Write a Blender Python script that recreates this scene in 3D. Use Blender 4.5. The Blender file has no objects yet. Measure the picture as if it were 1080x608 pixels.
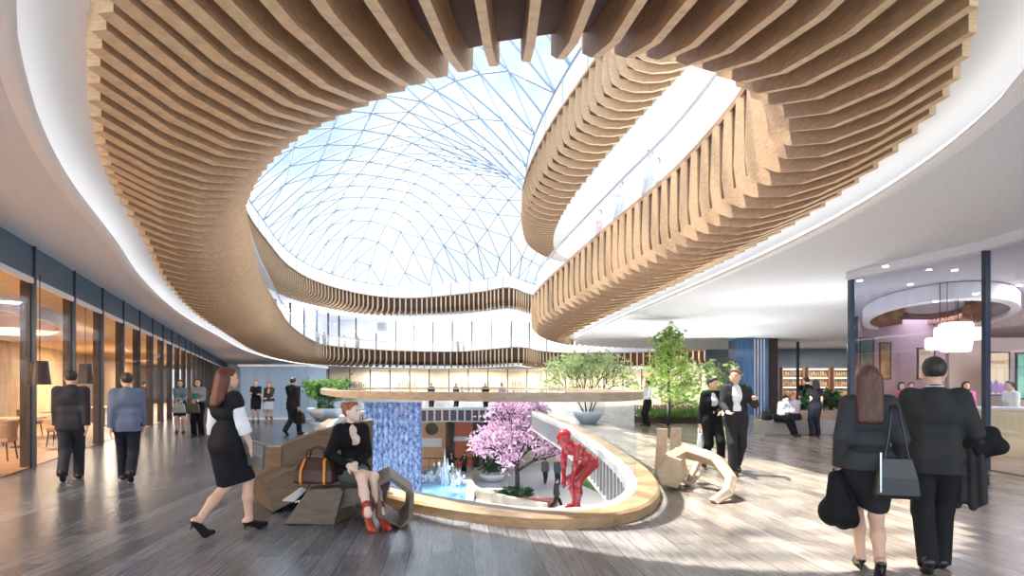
import bpy, math, random
import numpy as np
from mathutils import Vector, Matrix
from mathutils.geometry import tessellate_polygon
random.seed(7); np.random.seed(7)
SC = bpy.context.scene; COL = SC.collection
F, H, CX, CY = 600.0, 1.5, 540.0, 408.0          # focal length in px of the 1080-wide frame, eye height, principal point, horizon
def P(px, py, z=0.0):                             # photo point known to lie at height z
    Y = F*(H-z)/(py-CY); return Vector(((px-CX)*Y/F, Y, z))
def D(px, py, Y):                                 # photo point known to lie at distance Y
    return Vector(((px-CX)*Y/F, Y, H-(py-CY)*Y/F))
# ---------------------------------------------------------------- objects
def tag(o, label=None, cat=None, group=None, kind=None):
    if label: o['label'] = label
    if cat: o['category'] = cat
    if group: o['group'] = group
    if kind: o['kind'] = kind
    return o
def link(name, me, mats, parent=None, loc=None, rz=None):
    o = bpy.data.objects.new(name, me); COL.objects.link(o)
    if me is not None:
        for m in (mats if isinstance(mats, (list, tuple)) else [mats]): me.materials.append(m)
    if parent is not None: o.parent = parent
    if loc is not None: o.location = loc
    if rz is not None: o.rotation_euler = (0, 0, rz)
    return o
def empty(name, loc, rz=0.0):
    o = bpy.data.objects.new(name, None); COL.objects.link(o); o.location = loc
    o.rotation_euler = (0, 0, rz); o.empty_display_size = .2; return o
def kids(o): return [c for c in o.children]
def copy_tree(o, parent=None):
    c = o.copy(); COL.objects.link(c); c.parent = parent
    for ch in kids(o): copy_tree(ch, c)
    return c
class MB:
    def __init__(s): s.v = []; s.f = []; s.m = []; s.mi = 0
    def add(s, vs, fs):
        b = len(s.v); s.v += [tuple(v) for v in vs]
        for f in fs: s.f.append(tuple(b+i for i in f)); s.m.append(s.mi)
    def box(s, c, d, rz=0.0, taper=1.0):
        x, y, z = d[0]/2, d[1]/2, d[2]/2; ca, sa = math.cos(rz), math.sin(rz); vs = []
        for k in (-1, 1):
            t = taper if k > 0 else 1.0
            for i, j in ((-1,-1),(1,-1),(1,1),(-1,1)):
                a, b = i*x*t, j*y*t; vs.append((c[0]+a*ca-b*sa, c[1]+a*sa+b*ca, c[2]+k*z))
        s.add(vs, [(3,2,1,0),(4,5,6,7),(0,1,5,4),(1,2,6,5),(2,3,7,6),(3,0,4,7)])
    def prism(s, pts, off):                       # polygon extruded by a vector
        n = len(pts); o = Vector(off); p = [Vector(q) for q in pts]
        s.add(p+[q+o for q in p], [tuple(range(n))[::-1], tuple(range(n, 2*n))]+[(i,(i+1)%n,n+(i+1)%n,n+i) for i in range(n)])
    def loft(s, rings, closed=True, caps=True):
        n = len(rings[0]); vs = [q for r in rings for q in r]; fs = []
        for k in range(len(rings)-1):
            for i in range(n if closed else n-1):
                j = (i+1)%n; fs.append((k*n+i, k*n+j, (k+1)*n+j, (k+1)*n+i))
        if caps and closed: fs += [tuple(range(n))[::-1], tuple(range((len(rings)-1)*n, len(rings)*n))]
        s.add(vs, fs)
    def tube(s, pts, r, n=8, closed=False):
        pts = [Vector(p) for p in pts]; m = len(pts); rr = r if isinstance(r, (list, tuple)) else [r]*m
        rings = []; ref = None
        for i in range(m):
            a = pts[i-1] if (i > 0 or closed) else pts[i]; b = pts[(i+1)%m] if (i < m-1 or closed) else pts[i]
            t = (b-a); t = t.normalized() if t.length > 1e-9 else Vector((0,0,1))
            if ref is None:
                ref = Vector((0,0,1)) if abs(t.z) < .9 else Vector((1,0,0))
            u = (ref-t*ref.dot(t)); u = u.normalized() if u.length > 1e-6 else t.orthogonal().normalized()
            w = t.cross(u); ref = u
            rings.append([pts[i]+(u*math.cos(2*math.pi*k/n)+w*math.sin(2*math.pi*k/n))*rr[i] for k in range(n)])
        if closed: rings.append(rings[0])
        s.loft(rings, True, not closed)
    def lathe(s, c, prof, n=24, caps=True):
        s.loft([[(c[0]+r*math.cos(2*math.pi*k/n), c[1]+r*math.sin(2*math.pi*k/n), c[2]+z) for k in range(n)] for r, z in prof], True, caps)
    def ball(s, c, r, n=12, m=8):
        R = r if isinstance(r, (tuple, list)) else (r, r, r)
        s.loft([[(c[0]+R[0]*math.sin(math.pi*j/m+1e-4)*math.cos(2*math.pi*k/n), c[1]+R[1]*math.sin(math.pi*j/m+1e-4)*math.sin(2*math.pi*k/n), c[2]-R[2]*math.cos(math.pi*j/m)) for k in range(n)] for j in range(m+1)], True, False)
    def mesh(s, name, smooth=False):
        me = bpy.data.meshes.new(name); me.from_pydata(s.v, [], s.f); me.update()
        me.polygons.foreach_set('material_index', s.m)
        if smooth: me.polygons.foreach_set('use_smooth', [True]*len(me.polygons))
        return me
    def build(s, name, mats, parent=None, loc=None, rz=None, smooth=False, bevel=0):
        o = link(name, s.mesh(name, smooth), mats, parent, loc, rz)
        if bevel:
            b = o.modifiers.new('bevel', 'BEVEL'); b.width = bevel; b.segments = 2; b.limit_method = 'ANGLE'
        return o
def sheet(outer, holes, z):                       # flat polygon with holes -> MB
    m = MB(); loops = [[Vector((p[0], p[1], 0)) for p in outer]]+[[Vector((p[0], p[1], 0)) for p in h] for h in holes]
    flat = [q for l in loops for q in l]; tris = tessellate_polygon(loops)
    fs = []
    for t in tris:
        a, b, c = (flat[i] for i in t)
        fs.append(tuple(t) if (b-a).cross(c-a).z > 0 else tuple(t[::-1]))
    m.add([(q.x, q.y, z) for q in flat], fs); return m
# ---------------------------------------------------------------- curves in plan
def catmull(pts, per=12, closed=True):
    n = len(pts); out = []; q = [np.array(p, float) for p in pts]
    for i in range(n if closed else n-1):
        g = lambda k: q[k % n] if closed else q[min(max(k, 0), n-1)]
        p0, p1, p2, p3 = g(i-1), g(i), g(i+1), g(i+2)
        for k in range(per):
            t = k/per; out.append(.5*((2*p1)+(-p0+p2)*t+(2*p0-5*p1+4*p2-p3)*t*t+(-p0+3*p1-3*p2+p3)*t**3))
    if not closed: out.append(q[-1])
    return np.array(out)
def resample(a, step, closed=True, extra=None):
    b = np.vstack([a, a[:1]]) if closed else a
    L = np.concatenate([[0], np.cumsum(np.linalg.norm(np.diff(b, axis=0), axis=1))])
    n = max(2, int(round(L[-1]/step))); s = np.linspace(0, L[-1], n+1)
    if closed: s = s[:-1]
    f = lambda q: np.stack([np.interp(s, L, np.concatenate([q[:, k], q[:1, k]]) if closed else q[:, k]) for k in range(q.shape[1])], 1)
    return (f(a), f(extra)) if extra is not None else f(a)
def normals2(a, closed=True):
    d = (np.roll(a, -1, 0)-np.roll(a, 1, 0)) if closed else np.gradient(a, axis=0)
    d /= np.linalg.norm(d, axis=1)[:, None]+1e-12
    return np.stack([d[:, 1], -d[:, 0]], 1)       # to the right of travel = outward for a counter-clockwise loop
# ---------------------------------------------------------------- materials
def new_mat(name):
    m = bpy.data.materials.new(name); m.use_nodes = True; nt = m.node_tree; return m, nt, nt.nodes['Principled BSDF']
def N(nt, t, **kw):
    n = nt.nodes.new(t)
    for k, v in kw.items():
        if hasattr(n, k): setattr(n, k, v)
        else: n.inputs[k.replace('_', ' ')].default_value = v
    return n
def mat(name, col, rough=.6, metal=0.0, var=.0, scale=8.0, bump=0.0, stretch=(1,1,1), emit=0.0, spec=.5, coat=0.0):
    m, nt, b = new_mat(name); c = (*col, 1)
    b.inputs['Base Color'].default_value = c; b.inputs['Roughness'].default_value = rough; b.inputs['Metallic'].default_value = metal
    b.inputs['Specular IOR Level'].default_value = spec; b.inputs['Coat Weight'].default_value = coat
    if emit: b.inputs['Emission Color'].default_value = c; b.inputs['Emission Strength'].default_value = emit
    if var or bump:
        tc = N(nt, 'ShaderNodeTexCoord'); mp = N(nt, 'ShaderNodeMapping'); mp.inputs['Scale'].default_value = stretch
        no = N(nt, 'ShaderNodeTexNoise', Scale=scale, Detail=4.0); L = nt.links
        L.new(tc.outputs['Object'], mp.inputs['Vector']); L.new(mp.outputs['Vector'], no.inputs['Vector'])
        if var:
            r = N(nt, 'ShaderNodeValToRGB'); r.color_ramp.elements[0].position = .3; r.color_ramp.elements[1].position = .7
            r.color_ramp.elements[0].color = (*[max(0, x*(1-var)) for x in col], 1); r.color_ramp.elements[1].color = (*[min(1, x*(1+var)) for x in col], 1)
            L.new(no.outputs['Fac'], r.inputs['Fac']); L.new(r.outputs['Color'], b.inputs['Base Color'])
        if bump:
            bp = N(nt, 'ShaderNodeBump', Strength=bump, Distance=.01); L.new(no.outputs['Fac'], bp.inputs['Height']); L.new(bp.outputs['Normal'], b.inputs['Normal'])
    return m
def glass(name, tint=(.96,.98,1), refl=.08, rough=.02, haze=0.0, hazecol=(.8,.85,.9)):
    m, nt, b = new_mat(name); L = nt.links; nt.nodes.remove(b); out = nt.nodes['Material Output']
    tr = N(nt, 'ShaderNodeBsdfTransparent'); tr.inputs['Color'].default_value = (*tint, 1)
    gl = N(nt, 'ShaderNodeBsdfGlossy'); gl.inputs['Roughness'].default_value = rough
    lw = N(nt, 'ShaderNodeLayerWeight', Blend=.35); mr = N(nt, 'ShaderNodeMapRange')
    mr.inputs['To Min'].default_value = refl; mr.inputs['To Max'].default_value = min(1, refl*3+.02); L.new(lw.outputs['Fresnel'], mr.inputs['Value'])
    mx = N(nt, 'ShaderNodeMixShader'); L.new(mr.outputs['Result'], mx.inputs['Fac']); L.new(tr.outputs[0], mx.inputs[1]); L.new(gl.outputs[0], mx.inputs[2])
    res = mx
    if haze:
        df = N(nt, 'ShaderNodeBsdfTranslucent'); df.inputs['Color'].default_value = (*hazecol, 1); d2 = N(nt, 'ShaderNodeBsdfDiffuse'); d2.inputs['Color'].default_value = (*hazecol, 1)
        ad = N(nt, 'ShaderNodeMixShader', Fac=.5); L.new(df.outputs[0], ad.inputs[1]); L.new(d2.outputs[0], ad.inputs[2])
        m2 = N(nt, 'ShaderNodeMixShader', Fac=haze); L.new(mx.outputs[0], m2.inputs[1]); L.new(ad.outputs[0], m2.inputs[2]); res = m2
    L.new(res.outputs[0], out.inputs['Surface']); return m
def wood(name, c1, c2, scale=30, stretch=(1,1,8), rough=.5):
    m, nt, b = new_mat(name); L = nt.links
    tc = N(nt, 'ShaderNodeTexCoord'); mp = N(nt, 'ShaderNodeMapping'); mp.inputs['Scale'].default_value = stretch
    no = N(nt, 'ShaderNodeTexNoise', Scale=scale, Detail=5.0, Roughness=.6); r = N(nt, 'ShaderNodeValToRGB')
    r.color_ramp.elements[0].position = .32; r.color_ramp.elements[1].position = .68
    r.color_ramp.elements[0].color = (*c1, 1); r.color_ramp.elements[1].color = (*c2, 1)
    L.new(tc.outputs['Object'], mp.inputs['Vector']); L.new(mp.outputs['Vector'], no.inputs['Vector']); L.new(no.outputs['Fac'], r.inputs['Fac'])
    L.new(r.outputs['Color'], b.inputs['Base Color']); b.inputs['Roughness'].default_value = rough; return m
def glow(name, col, s):
    m, nt, b = new_mat(name); e = N(nt, 'ShaderNodeEmission', Strength=s); e.inputs['Color'].default_value = (*col, 1)
    nt.links.new(e.outputs[0], nt.nodes['Material Output'].inputs['Surface']); nt.nodes.remove(b); return m
def floor_mat():
    m, nt, b = new_mat('grey_and_brown_plank_floor'); L = nt.links
    tc = N(nt, 'ShaderNodeTexCoord'); mp = N(nt, 'ShaderNodeMapping'); mp.inputs['Rotation'].default_value = (0, 0, math.radians(84))
    L.new(tc.outputs['Object'], mp.inputs['Vector'])
    br = N(nt, 'ShaderNodeTexBrick', Scale=1.0); br.inputs['Brick Width'].default_value = 2.6; br.inputs['Row Height'].default_value = .19
    br.inputs['Mortar Size'].default_value = .004; br.offset = .37
    br.inputs['Color1'].default_value = (.55, .55, .55, 1); br.inputs['Color2'].default_value = (1.15, 1.15, 1.15, 1); br.inputs['Mortar'].default_value = (.3, .3, .3, 1)
    L.new(mp.outputs['Vector'], br.inputs['Vector'])
    m2 = N(nt, 'ShaderNodeMapping'); m2.inputs['Scale'].default_value = (1.2, 16, 1); L.new(mp.outputs['Vector'], m2.inputs['Vector'])
    no = N(nt, 'ShaderNodeTexNoise', Scale=2.5, Detail=6.0, Roughness=.65); L.new(m2.outputs['Vector'], no.inputs['Vector'])
    gr = N(nt, 'ShaderNodeMapRange'); gr.inputs['From Min'].default_value = .3; gr.inputs['From Max'].default_value = .7; gr.inputs['To Min'].default_value = .6; gr.inputs['To Max'].default_value = 1.35
    L.new(no.outputs['Fac'], gr.inputs['Value'])
    sx = N(nt, 'ShaderNodeSeparateXYZ'); L.new(tc.outputs['Object'], sx.inputs['Vector'])
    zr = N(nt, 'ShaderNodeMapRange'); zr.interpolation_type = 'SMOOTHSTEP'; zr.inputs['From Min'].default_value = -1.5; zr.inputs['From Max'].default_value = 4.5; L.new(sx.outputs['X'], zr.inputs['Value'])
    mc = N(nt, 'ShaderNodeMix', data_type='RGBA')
    L.new(zr.outputs['Result'], mc.inputs[0]); mc.inputs[6].default_value = (.15, .162, .195, 1); mc.inputs[7].default_value = (.35, .285, .225, 1)  # left blue sheen and right brown shade are put into the colour
    v1 = N(nt, 'ShaderNodeVectorMath', operation='MULTIPLY'); L.new(mc.outputs[2], v1.inputs[0]); L.new(br.outputs['Color'], v1.inputs[1])
    v2 = N(nt, 'ShaderNodeVectorMath', operation='SCALE'); L.new(v1.outputs[0], v2.inputs[0]); L.new(gr.outputs['Result'], v2.inputs['Scale'])
    L.new(v2.outputs[0], b.inputs['Base Color'])
    rr = N(nt, 'ShaderNodeMapRange'); rr.inputs['To Min'].default_value = .12; rr.inputs['To Max'].default_value = .34; L.new(no.outputs['Fac'], rr.inputs['Value']); L.new(rr.outputs['Result'], b.inputs['Roughness'])
    bp = N(nt, 'ShaderNodeBump', Strength=.12, Distance=.004); L.new(no.outputs['Fac'], bp.inputs['Height']); L.new(bp.outputs['Normal'], b.inputs['Normal'])
    b.inputs['Specular IOR Level'].default_value = .6
    return m
M = {}
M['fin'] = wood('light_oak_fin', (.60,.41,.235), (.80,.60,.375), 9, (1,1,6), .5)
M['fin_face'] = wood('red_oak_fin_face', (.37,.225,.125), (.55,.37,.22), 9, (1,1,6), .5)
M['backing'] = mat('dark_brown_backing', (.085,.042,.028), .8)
M['cap'] = mat('walnut_cap', (.30,.17,.095), .5, var=.15, scale=4)
M['white'] = mat('white_plaster', (.86,.87,.89), .7)
M['ceil'] = mat('speckled_white_ceiling', (.70,.735,.80), .85, var=.07, scale=28, bump=.05)
M['cove'] = mat('smooth_white_cove', (.85,.87,.90), .6)
M['led'] = glow('led_strip', (1,.97,.93), 1.8)
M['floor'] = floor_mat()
M['steel'] = mat('grey_blue_steel', (.27,.35,.47), .4, .3)
M['mullion'] = mat('dark_blue_grey_mullion', (.055,.075,.11), .35, .5)
M['chrome'] = mat('brushed_steel', (.6,.62,.65), .25, 1)
M['g_roof'] = glass('roof_glass', (.96,.98,1), .008)
M['g_shop'] = glass('shop_glass', (.95,.96,.98), .03)
M['g_span'] = glass('blue_spandrel_glass', (.42,.55,.68), .12, haze=.6, hazecol=(.33,.47,.62))
M['g_rail'] = glass('balustrade_glass', (.93,.96,.98), .004)
M['g_frost'] = glass('frosted_white_glass', (.95,.96,.98), .02, haze=.25, hazecol=(.93,.94,.96))
M['g_right'] = glass('lilac_tinted_shop_glass', (.88,.89,.95), .05)
M['kerb'] = wood('honey_oak_kerb', (.30,.18,.09), (.44,.285,.155), 5, (1,1,4), .4)
M['rail'] = wood('pale_oak_handrail', (.36,.26,.18), (.50,.38,.27), 6, (1,1,4), .4)
M['stone'] = mat('pale_stone', (.47,.455,.43), .5, var=.08, scale=3)
M['black'] = mat('black', (.012,.012,.014), .5)
M['dark'] = mat('charcoal', (.035,.036,.04), .6)
M['wdark'] = wood('dark_walnut_post', (.028,.015,.012), (.05,.028,.02), 8, (1,1,.3), .45)
M['cream'] = mat('cream_wall', (.72,.60,.42), .7, var=.05, scale=2)
M['warm'] = glow('warm_lamp', (1,.82,.55), 6.0)
M['spot'] = glow('white_spot', (1,.97,.92), 18.0)
# ================================================================ the atrium void in plan: nose of the balcony (NS) and outer end of the fins (BS)
L2N = [(.42,5.58),(1.5,5.63),(2.5,6.2),(3.3,7.2),(3.72,8.85),(3.75,10.8),(3.55,13.2),(3.0,16.5),(2.25,21.3),(1.45,27),(1.15,31.5),(2.0,36),(5,39.5),(12,43),(22,48),(28,58),(26,72),(18,80),(9,82),(4.2,78),(1,70),(-3,74),(-8,79),(-16.5,76),(-21.5,67.5),(-20.6,58),(-17.4,44.6),(-13.4,32),(-10.7,24),(-7.9,17),(-6.3,13.2),(-5.2,10.9),(-4.2,9.2),(-3.4,8.1),(-2.6,7.25),(-1.5,6.45),(-.6,5.9)]
L2B = [(.6,3.0),(1.9,3.15),(3.0,3.75),(3.72,4.7),(4.2,5.9),(4.5,7.6),(4.6,9.7),(4.45,12.6),(4.05,17),(3.5,22.8),(3.15,28.5),(3.1,32.5),(4.6,36.4),(11.5,40.6),(21.8,45.6),(30,57.5),(28,73),(18.6,82),(9,84.2),(3.4,80.2),(1,72.8),(-2.8,76.6),(-8,81.2),(-17.5,78.3),(-23.6,68.5),(-22.8,57),(-19.4,43),(-14.9,30),(-11.7,21.2),(-8.9,14.7),(-6.7,10.4),(-5.4,7.8),(-4.55,6.3),(-3.75,5.1),(-3.0,4.15),(-2.1,3.4),(-.9,3.0)]
L3N = [(4.4,13),(3.9,17),(2.9,21),(1.7,26),(.85,31.5),(.7,37),(1.6,42.5),(5,46.5),(13,50),(22,54),(28,62),(25,74),(16,80),(7,79),(2.3,73),(-.5,68),(-4.5,71.5),(-13,76),(-18.7,73.5),(-21.9,65),(-21.9,56),(-20,46.6),(-17.8,38),(-14.5,30),(-10.5,21)]
L3B = [(6.2,12),(5.6,16),(4.7,20.2),(3.7,25.6),(2.9,31.6),(2.7,37),(3.4,41.5),(5.8,44.4),(13.5,48),(23,52),(30,61),(26.5,75.5),(16.5,82),(6.6,81.2),(2.2,75.3),(-.5,70.5),(-4.6,74),(-13.5,78.5),(-20.3,75.2),(-24,65.5),(-24,55.5),(-22.2,45.6),(-20,37),(-16.6,29),(-12.4,20)]
n2, b2 = catmull(L2N, 14), catmull(L2B, 14)
n3, b3 = catmull(L3N, 14, False), catmull(L3B, 14, False)
def profile(w, z0, top):
    a = lambda d: 1-d/w
    q = min(.20, .30*w); r = min(.27, .38*w)
    bot = [(0, z0), (.3, z0-.02), (.6, z0+.10), (.85, z0+.34), (1, z0+.6), (1+.10/w, z0+1.05), (1+.02/w, top)]
    inn = [(a(q), top), (a(q+.02), z0+1.02), (a(r), z0+.74), (.6, z0+.50), (.0, z0+.44)]
    return bot, inn
def fin_mb(B, Nn, z0, top, th):
    d = Nn-B; w = float(np.linalg.norm(d)); t = np.array([-d[1], d[0]])/w*th/2
    bot, inn = profile(w, z0, top); poly = bot+inn; m = MB()
    pts = [(B[0]+d[0]*s-t[0], B[1]+d[1]*s-t[1], z) for s, z in poly]
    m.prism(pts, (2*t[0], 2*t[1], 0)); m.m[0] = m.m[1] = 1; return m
def spacing(x, y):
    if x > .2 and 5.55 < y < 60: return min(.52, .28+.07*max(0, y-5.6))+max(0, min(.6, .05*(y-16))) if y < 34 else .55
    return (.27 if x > -2 else .30) if y < 8 else min(.9, .30+(y-8)*.055)
def fin_ring(nn, bb, z0, top, closed, step, label, cat, place, near_of):
    Nn, Bb = resample(nn, .05, closed, bb); keep = []; acc = 1e9
    for i in range(len(Nn)):
        x, y = Nn[i]; acc += .05
        if acc >= spacing(x, y)*step: keep.append(i); acc = 0
    if closed and np.linalg.norm(Nn[keep[-1]]-Nn[keep[0]]) < .75*spacing(*Nn[0])*step: keep.pop()
    Nn, Bb = Nn[keep], Bb[keep]; root = empty('timber_fin_ring', (0, 0, 0)); tag(root, label, cat)
    order = sorted(range(len(Nn)), key=lambda i: near_of(Nn[i]))
    big = set(order[:100]); rest = MB()
    for i in range(len(Nn)):
        m = fin_mb(Bb[i], Nn[i], z0, top, (.075+(.055*min(1, max(0, -Nn[i][0]-.3)/1.5))) if Nn[i][1] < 14 else (.13 if Nn[i][0] < -2 else .10) if Nn[i][1] < 45 else .17)
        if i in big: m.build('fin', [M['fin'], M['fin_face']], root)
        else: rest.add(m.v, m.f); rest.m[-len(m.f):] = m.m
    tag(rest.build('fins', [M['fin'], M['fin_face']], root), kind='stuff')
    # dark backing behind the fins
    Nf, Bf = resample(nn, .6, closed, bb); rings = []
    for i in range(len(Nf)):
        d = Nf[i]-Bf[i]; w = float(np.linalg.norm(d)); _, inn = profile(w, z0, top)
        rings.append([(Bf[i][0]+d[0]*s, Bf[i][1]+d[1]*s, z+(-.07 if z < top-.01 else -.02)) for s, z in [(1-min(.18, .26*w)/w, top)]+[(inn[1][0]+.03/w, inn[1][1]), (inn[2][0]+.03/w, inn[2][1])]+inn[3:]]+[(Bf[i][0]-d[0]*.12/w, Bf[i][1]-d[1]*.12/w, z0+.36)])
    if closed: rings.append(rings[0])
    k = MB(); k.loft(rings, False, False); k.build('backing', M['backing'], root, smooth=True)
    c = MB(); rr = []
    for i in range(len(Nf)):
        d = (Nf[i]-Bf[i]); d = d/np.linalg.norm(d); p = Nf[i]
        rr.append([(p[0]+d[0]*a, p[1]+d[1]*a, top+z) for a, z in ((-.42, -.02), (.05, -.02), (.05, .10), (-.42, .10))])
    if closed: rr.append(rr[0])
    c.loft(rr, True, not closed); c.build('top_rail', M['cap'], root)
    return root
fin_ring(n2, b2, 4.15, 6.28, True, 1.0, 'long curling ring of pale timber fins framing the atrium opening directly overhead', 'timber soffit', None, lambda p: np.hypot(p[0], p[1]-2))
fin_ring(n3, b3, 11.15, 13.28, False, .82, 'upper ring of pale timber fins just below the glass roof', 'timber soffit', None, lambda p: np.hypot(p[0]-3, p[1]-10))
# ---------------------------------------------------------------- ceiling of the ground level with its lit cove
b2r = resample(b2, .45); nb = normals2(b2r)
a2 = b2r+nb*.47
OUT = [(-42,-3.2),(48,-3.2),(48,96),(-42,96)]
c_mb = sheet(OUT, [a2[::-1]], 4.10); c_mb.f = [f[::-1] for f in c_mb.f]
tag(c_mb.build('ceiling', M['ceil']), kind='structure')
lip = MB(); rings = [[(a2[i][0]+nb[i][0]*o, a2[i][1]+nb[i][1]*o, z) for o, z in ((.16,4.098),(.05,4.088),(.0,4.10),(-.01,4.14),(.03,4.17),(.22,4.18))] for i in range(len(a2))]
rings.append(rings[0]); lip.loft(rings, False, False); tag(lip.build('trim_1', M['cove'], smooth=True), kind='structure')
cov = MB(); rings = [[(b2r[i][0]+nb[i][0]*o, b2r[i][1]+nb[i][1]*o, z) for o, z in ((.95,4.17),(.9,4.30),(.75,4.42),(.5,4.47),(.2,4.45),(-.12,4.42))] for i in range(len(a2))]
rings.append(rings[0]); cov.loft(rings, False, False); tag(cov.build('trim_2', M['cove'], smooth=True), kind='structure')
led = MB(); rings = [[(a2[i][0]+nb[i][0]*o, a2[i][1]+nb[i][1]*o, z) for o, z in ((.06,4.19),(.12,4.19),(.12,4.22),(.06,4.22))] for i in range(len(a2))]
rings.append(rings[0]); led.loft(rings, True, False); tag(led.build('led_strip', M['led']), 'thin continuous light strip tucked inside the curved ceiling cove', 'light')
# ---------------------------------------------------------------- ground floor, opening, kerb, balustrade
OPN = [(-1.2,7.35),(-.5,6.78),(.2,6.42),(.65,6.38),(1.05,6.6),(1.4,7.2),(1.68,8.2),(1.86,9.8),(1.95,12.9),(1.93,17.3),(1.8,21.4),(1.5,25),(1.2,29),(.8,33),(-1,36.5),(-4,37.5),(-7,36),(-8.2,32),(-7.9,27),(-7,22.5),(-5.8,18),(-4.4,13.7),(-3.3,10.8),(-2.3,8.6)]
op = resample(catmull(OPN, 14), .3); no_ = normals2(op)
hole = op+no_*.30
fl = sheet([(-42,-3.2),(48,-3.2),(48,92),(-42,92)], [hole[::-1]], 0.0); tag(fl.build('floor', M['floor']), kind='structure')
def ring(pts, nn, prof, name, m, closed_prof=True, parent=None, smooth=False):
    k = MB(); rr = [[(pts[i][0]+nn[i][0]*o, pts[i][1]+nn[i][1]*o, z) for o, z in prof] for i in range(len(pts))]; rr.append(rr[0])
    k.loft(rr, closed_prof, False); return k.build(name, m, parent, smooth=smooth)
kr = empty('opening_kerb', (0,0,0)); tag(kr, 'low honey oak kerb curving around the floor opening with glass standing on it', 'kerb')
ring(op, no_, [(.42,0),(.42,.11),(.39,.14),(.12,.14),(.12,0)], 'oak_kerb', M['kerb'], True, kr)
ring(op, no_, [(.12,-.05),(.12,.135),(-.02,.135),(-.04,.10),(-.04,-.05)], 'stone_edge', M['stone'], True, kr)
bl = empty('glass_balustrade', (0,0,0)); tag(bl, 'clear glass balustrade with a broad timber handrail around the floor opening', 'balustrade')
ring(op, no_, [(.20,1.33),(.20,1.435),(.02,1.435),(.02,1.33)], 'handrail', M['rail'], True, bl)
gp = resample(op, 1.6); gn = normals2(gp); L = len(op); per = max(1, L//len(gp))
for s in range(0, L, 6):                          # each pane its own part
    k = MB(); idx = [(s+j) % L for j in range(0, min(6, L-s)+1)]
    rr = [[(op[i][0]+no_[i][0]*o, op[i][1]+no_[i][1]*o, z) for o, z in ((.10,.14),(.10,1.33),(.116,1.33),(.116,.14))] for i in idx]
    k.loft(rr, True, True); k.build('glass_pane', M['g_rail'], bl)
# slab edge clad in slats
se = empty('slatted_slab_edge', (0,0,0)); tag(se, 'vertical metal slats lining the inside of the floor opening below the kerb', 'slatted cladding')
ring(op, no_, [(.02,-.04),(.02,-.80)], 'backing', mat('plum_grey_backing', (.06,.045,.055), .7), False, se)
sl = MB(); so = resample(op, .50); sn = normals2(so); M['slat'] = mat('pale_metal_slat', (.46,.43,.42), .4, .2)
for i in range(len(so)):
    p = so[i]; a = math.atan2(sn[i][1], sn[i][0]); sl.box((p[0]-sn[i][0]*.02, p[1]-sn[i][1]*.02, -.41), (.06,.10,.72), a)
tag(sl.build('slats', M['slat'], se), kind='stuff')
ring(op, no_, [(.3,-.82),(0,-.82),(-.06,-.82),(-.06,-.76),(.3,-.76)], 'bottom_band', M['stone'], True, se)
lc = sheet([(-42,-3.2),(48,-3.2),(48,92),(-42,92)], [(op+no_*.25)[::-1]], -.8); lc.f = [f[::-1] for f in lc.f]
tag(lc.build('ceiling_lower', M['white']), kind='structure')
# ---------------------------------------------------------------- level two: floor, soffit above, glass, walls
n2r = resample(n2, .6); nn2 = normals2(n2r)
f2 = sheet(OUT, [(n2r+nn2*.35)[::-1]], 6.25); tag(f2.build('floor_upper', M['white']), kind='structure')
b3r = resample(b3, .6, False); nb3 = normals2(b3r, False)
hole3 = list(map(tuple, b3r))+[(-12.4,12),(-9,2),(6,2),(6.3,8)]
OUT3 = [(-42,1),(48,1),(48,96),(-42,96)]
c3 = sheet(OUT3, [hole3[::-1]], 11.2); c3.f = [f[::-1] for f in c3.f]; tag(c3.build('ceiling_upper', M['white']), kind='structure')
f3 = sheet(OUT3, [hole3[::-1]], 13.2); tag(f3.build('floor_top', M['white']), kind='structure')
M['guard'] = mat('grey_metal_handrail', (.45,.46,.50), .35, .6)
gb = empty('upper_balustrade', (0,0,0)); tag(gb, 'frosted glass balustrade with thin grey handrail on the first upper balcony', 'balustrade')
gq = [i for i in range(len(n2r))]
for s in range(0, len(n2r), 6):
    k = MB(); idx = [(s+j) % len(n2r) for j in range(0, min(6, len(n2r)-s)+1)]
    k.loft([[(n2r[i][0]+nn2[i][0]*.2, n2r[i][1]+nn2[i][1]*.2, z) for z in (6.36, 7.5)] for i in idx], False, False); k.build('glass_pane', M['g_frost'], gb)
k = MB(); k.tube([(n2r[i][0]+nn2[i][0]*.2, n2r[i][1]+nn2[i][1]*.2, 7.52) for i in gq], .045, 6, True); k.build('handrail', M['guard'], gb)
def wall_strip(name, pts, z0, z1, m, kind='structure', th=.15):
    k = MB()
    for a, b in zip(pts[:-1], pts[1:]):
        dx, dy = b[0]-a[0], b[1]-a[1]; l = math.hypot(dx, dy); k.box(((a[0]+b[0])/2, (a[1]+b[1])/2, (z0+z1)/2), (l+.02, th, z1-z0), math.atan2(dy, dx))
    o = k.build(name, m); tag(o, kind=kind); return o
WIN = [0]
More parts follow.
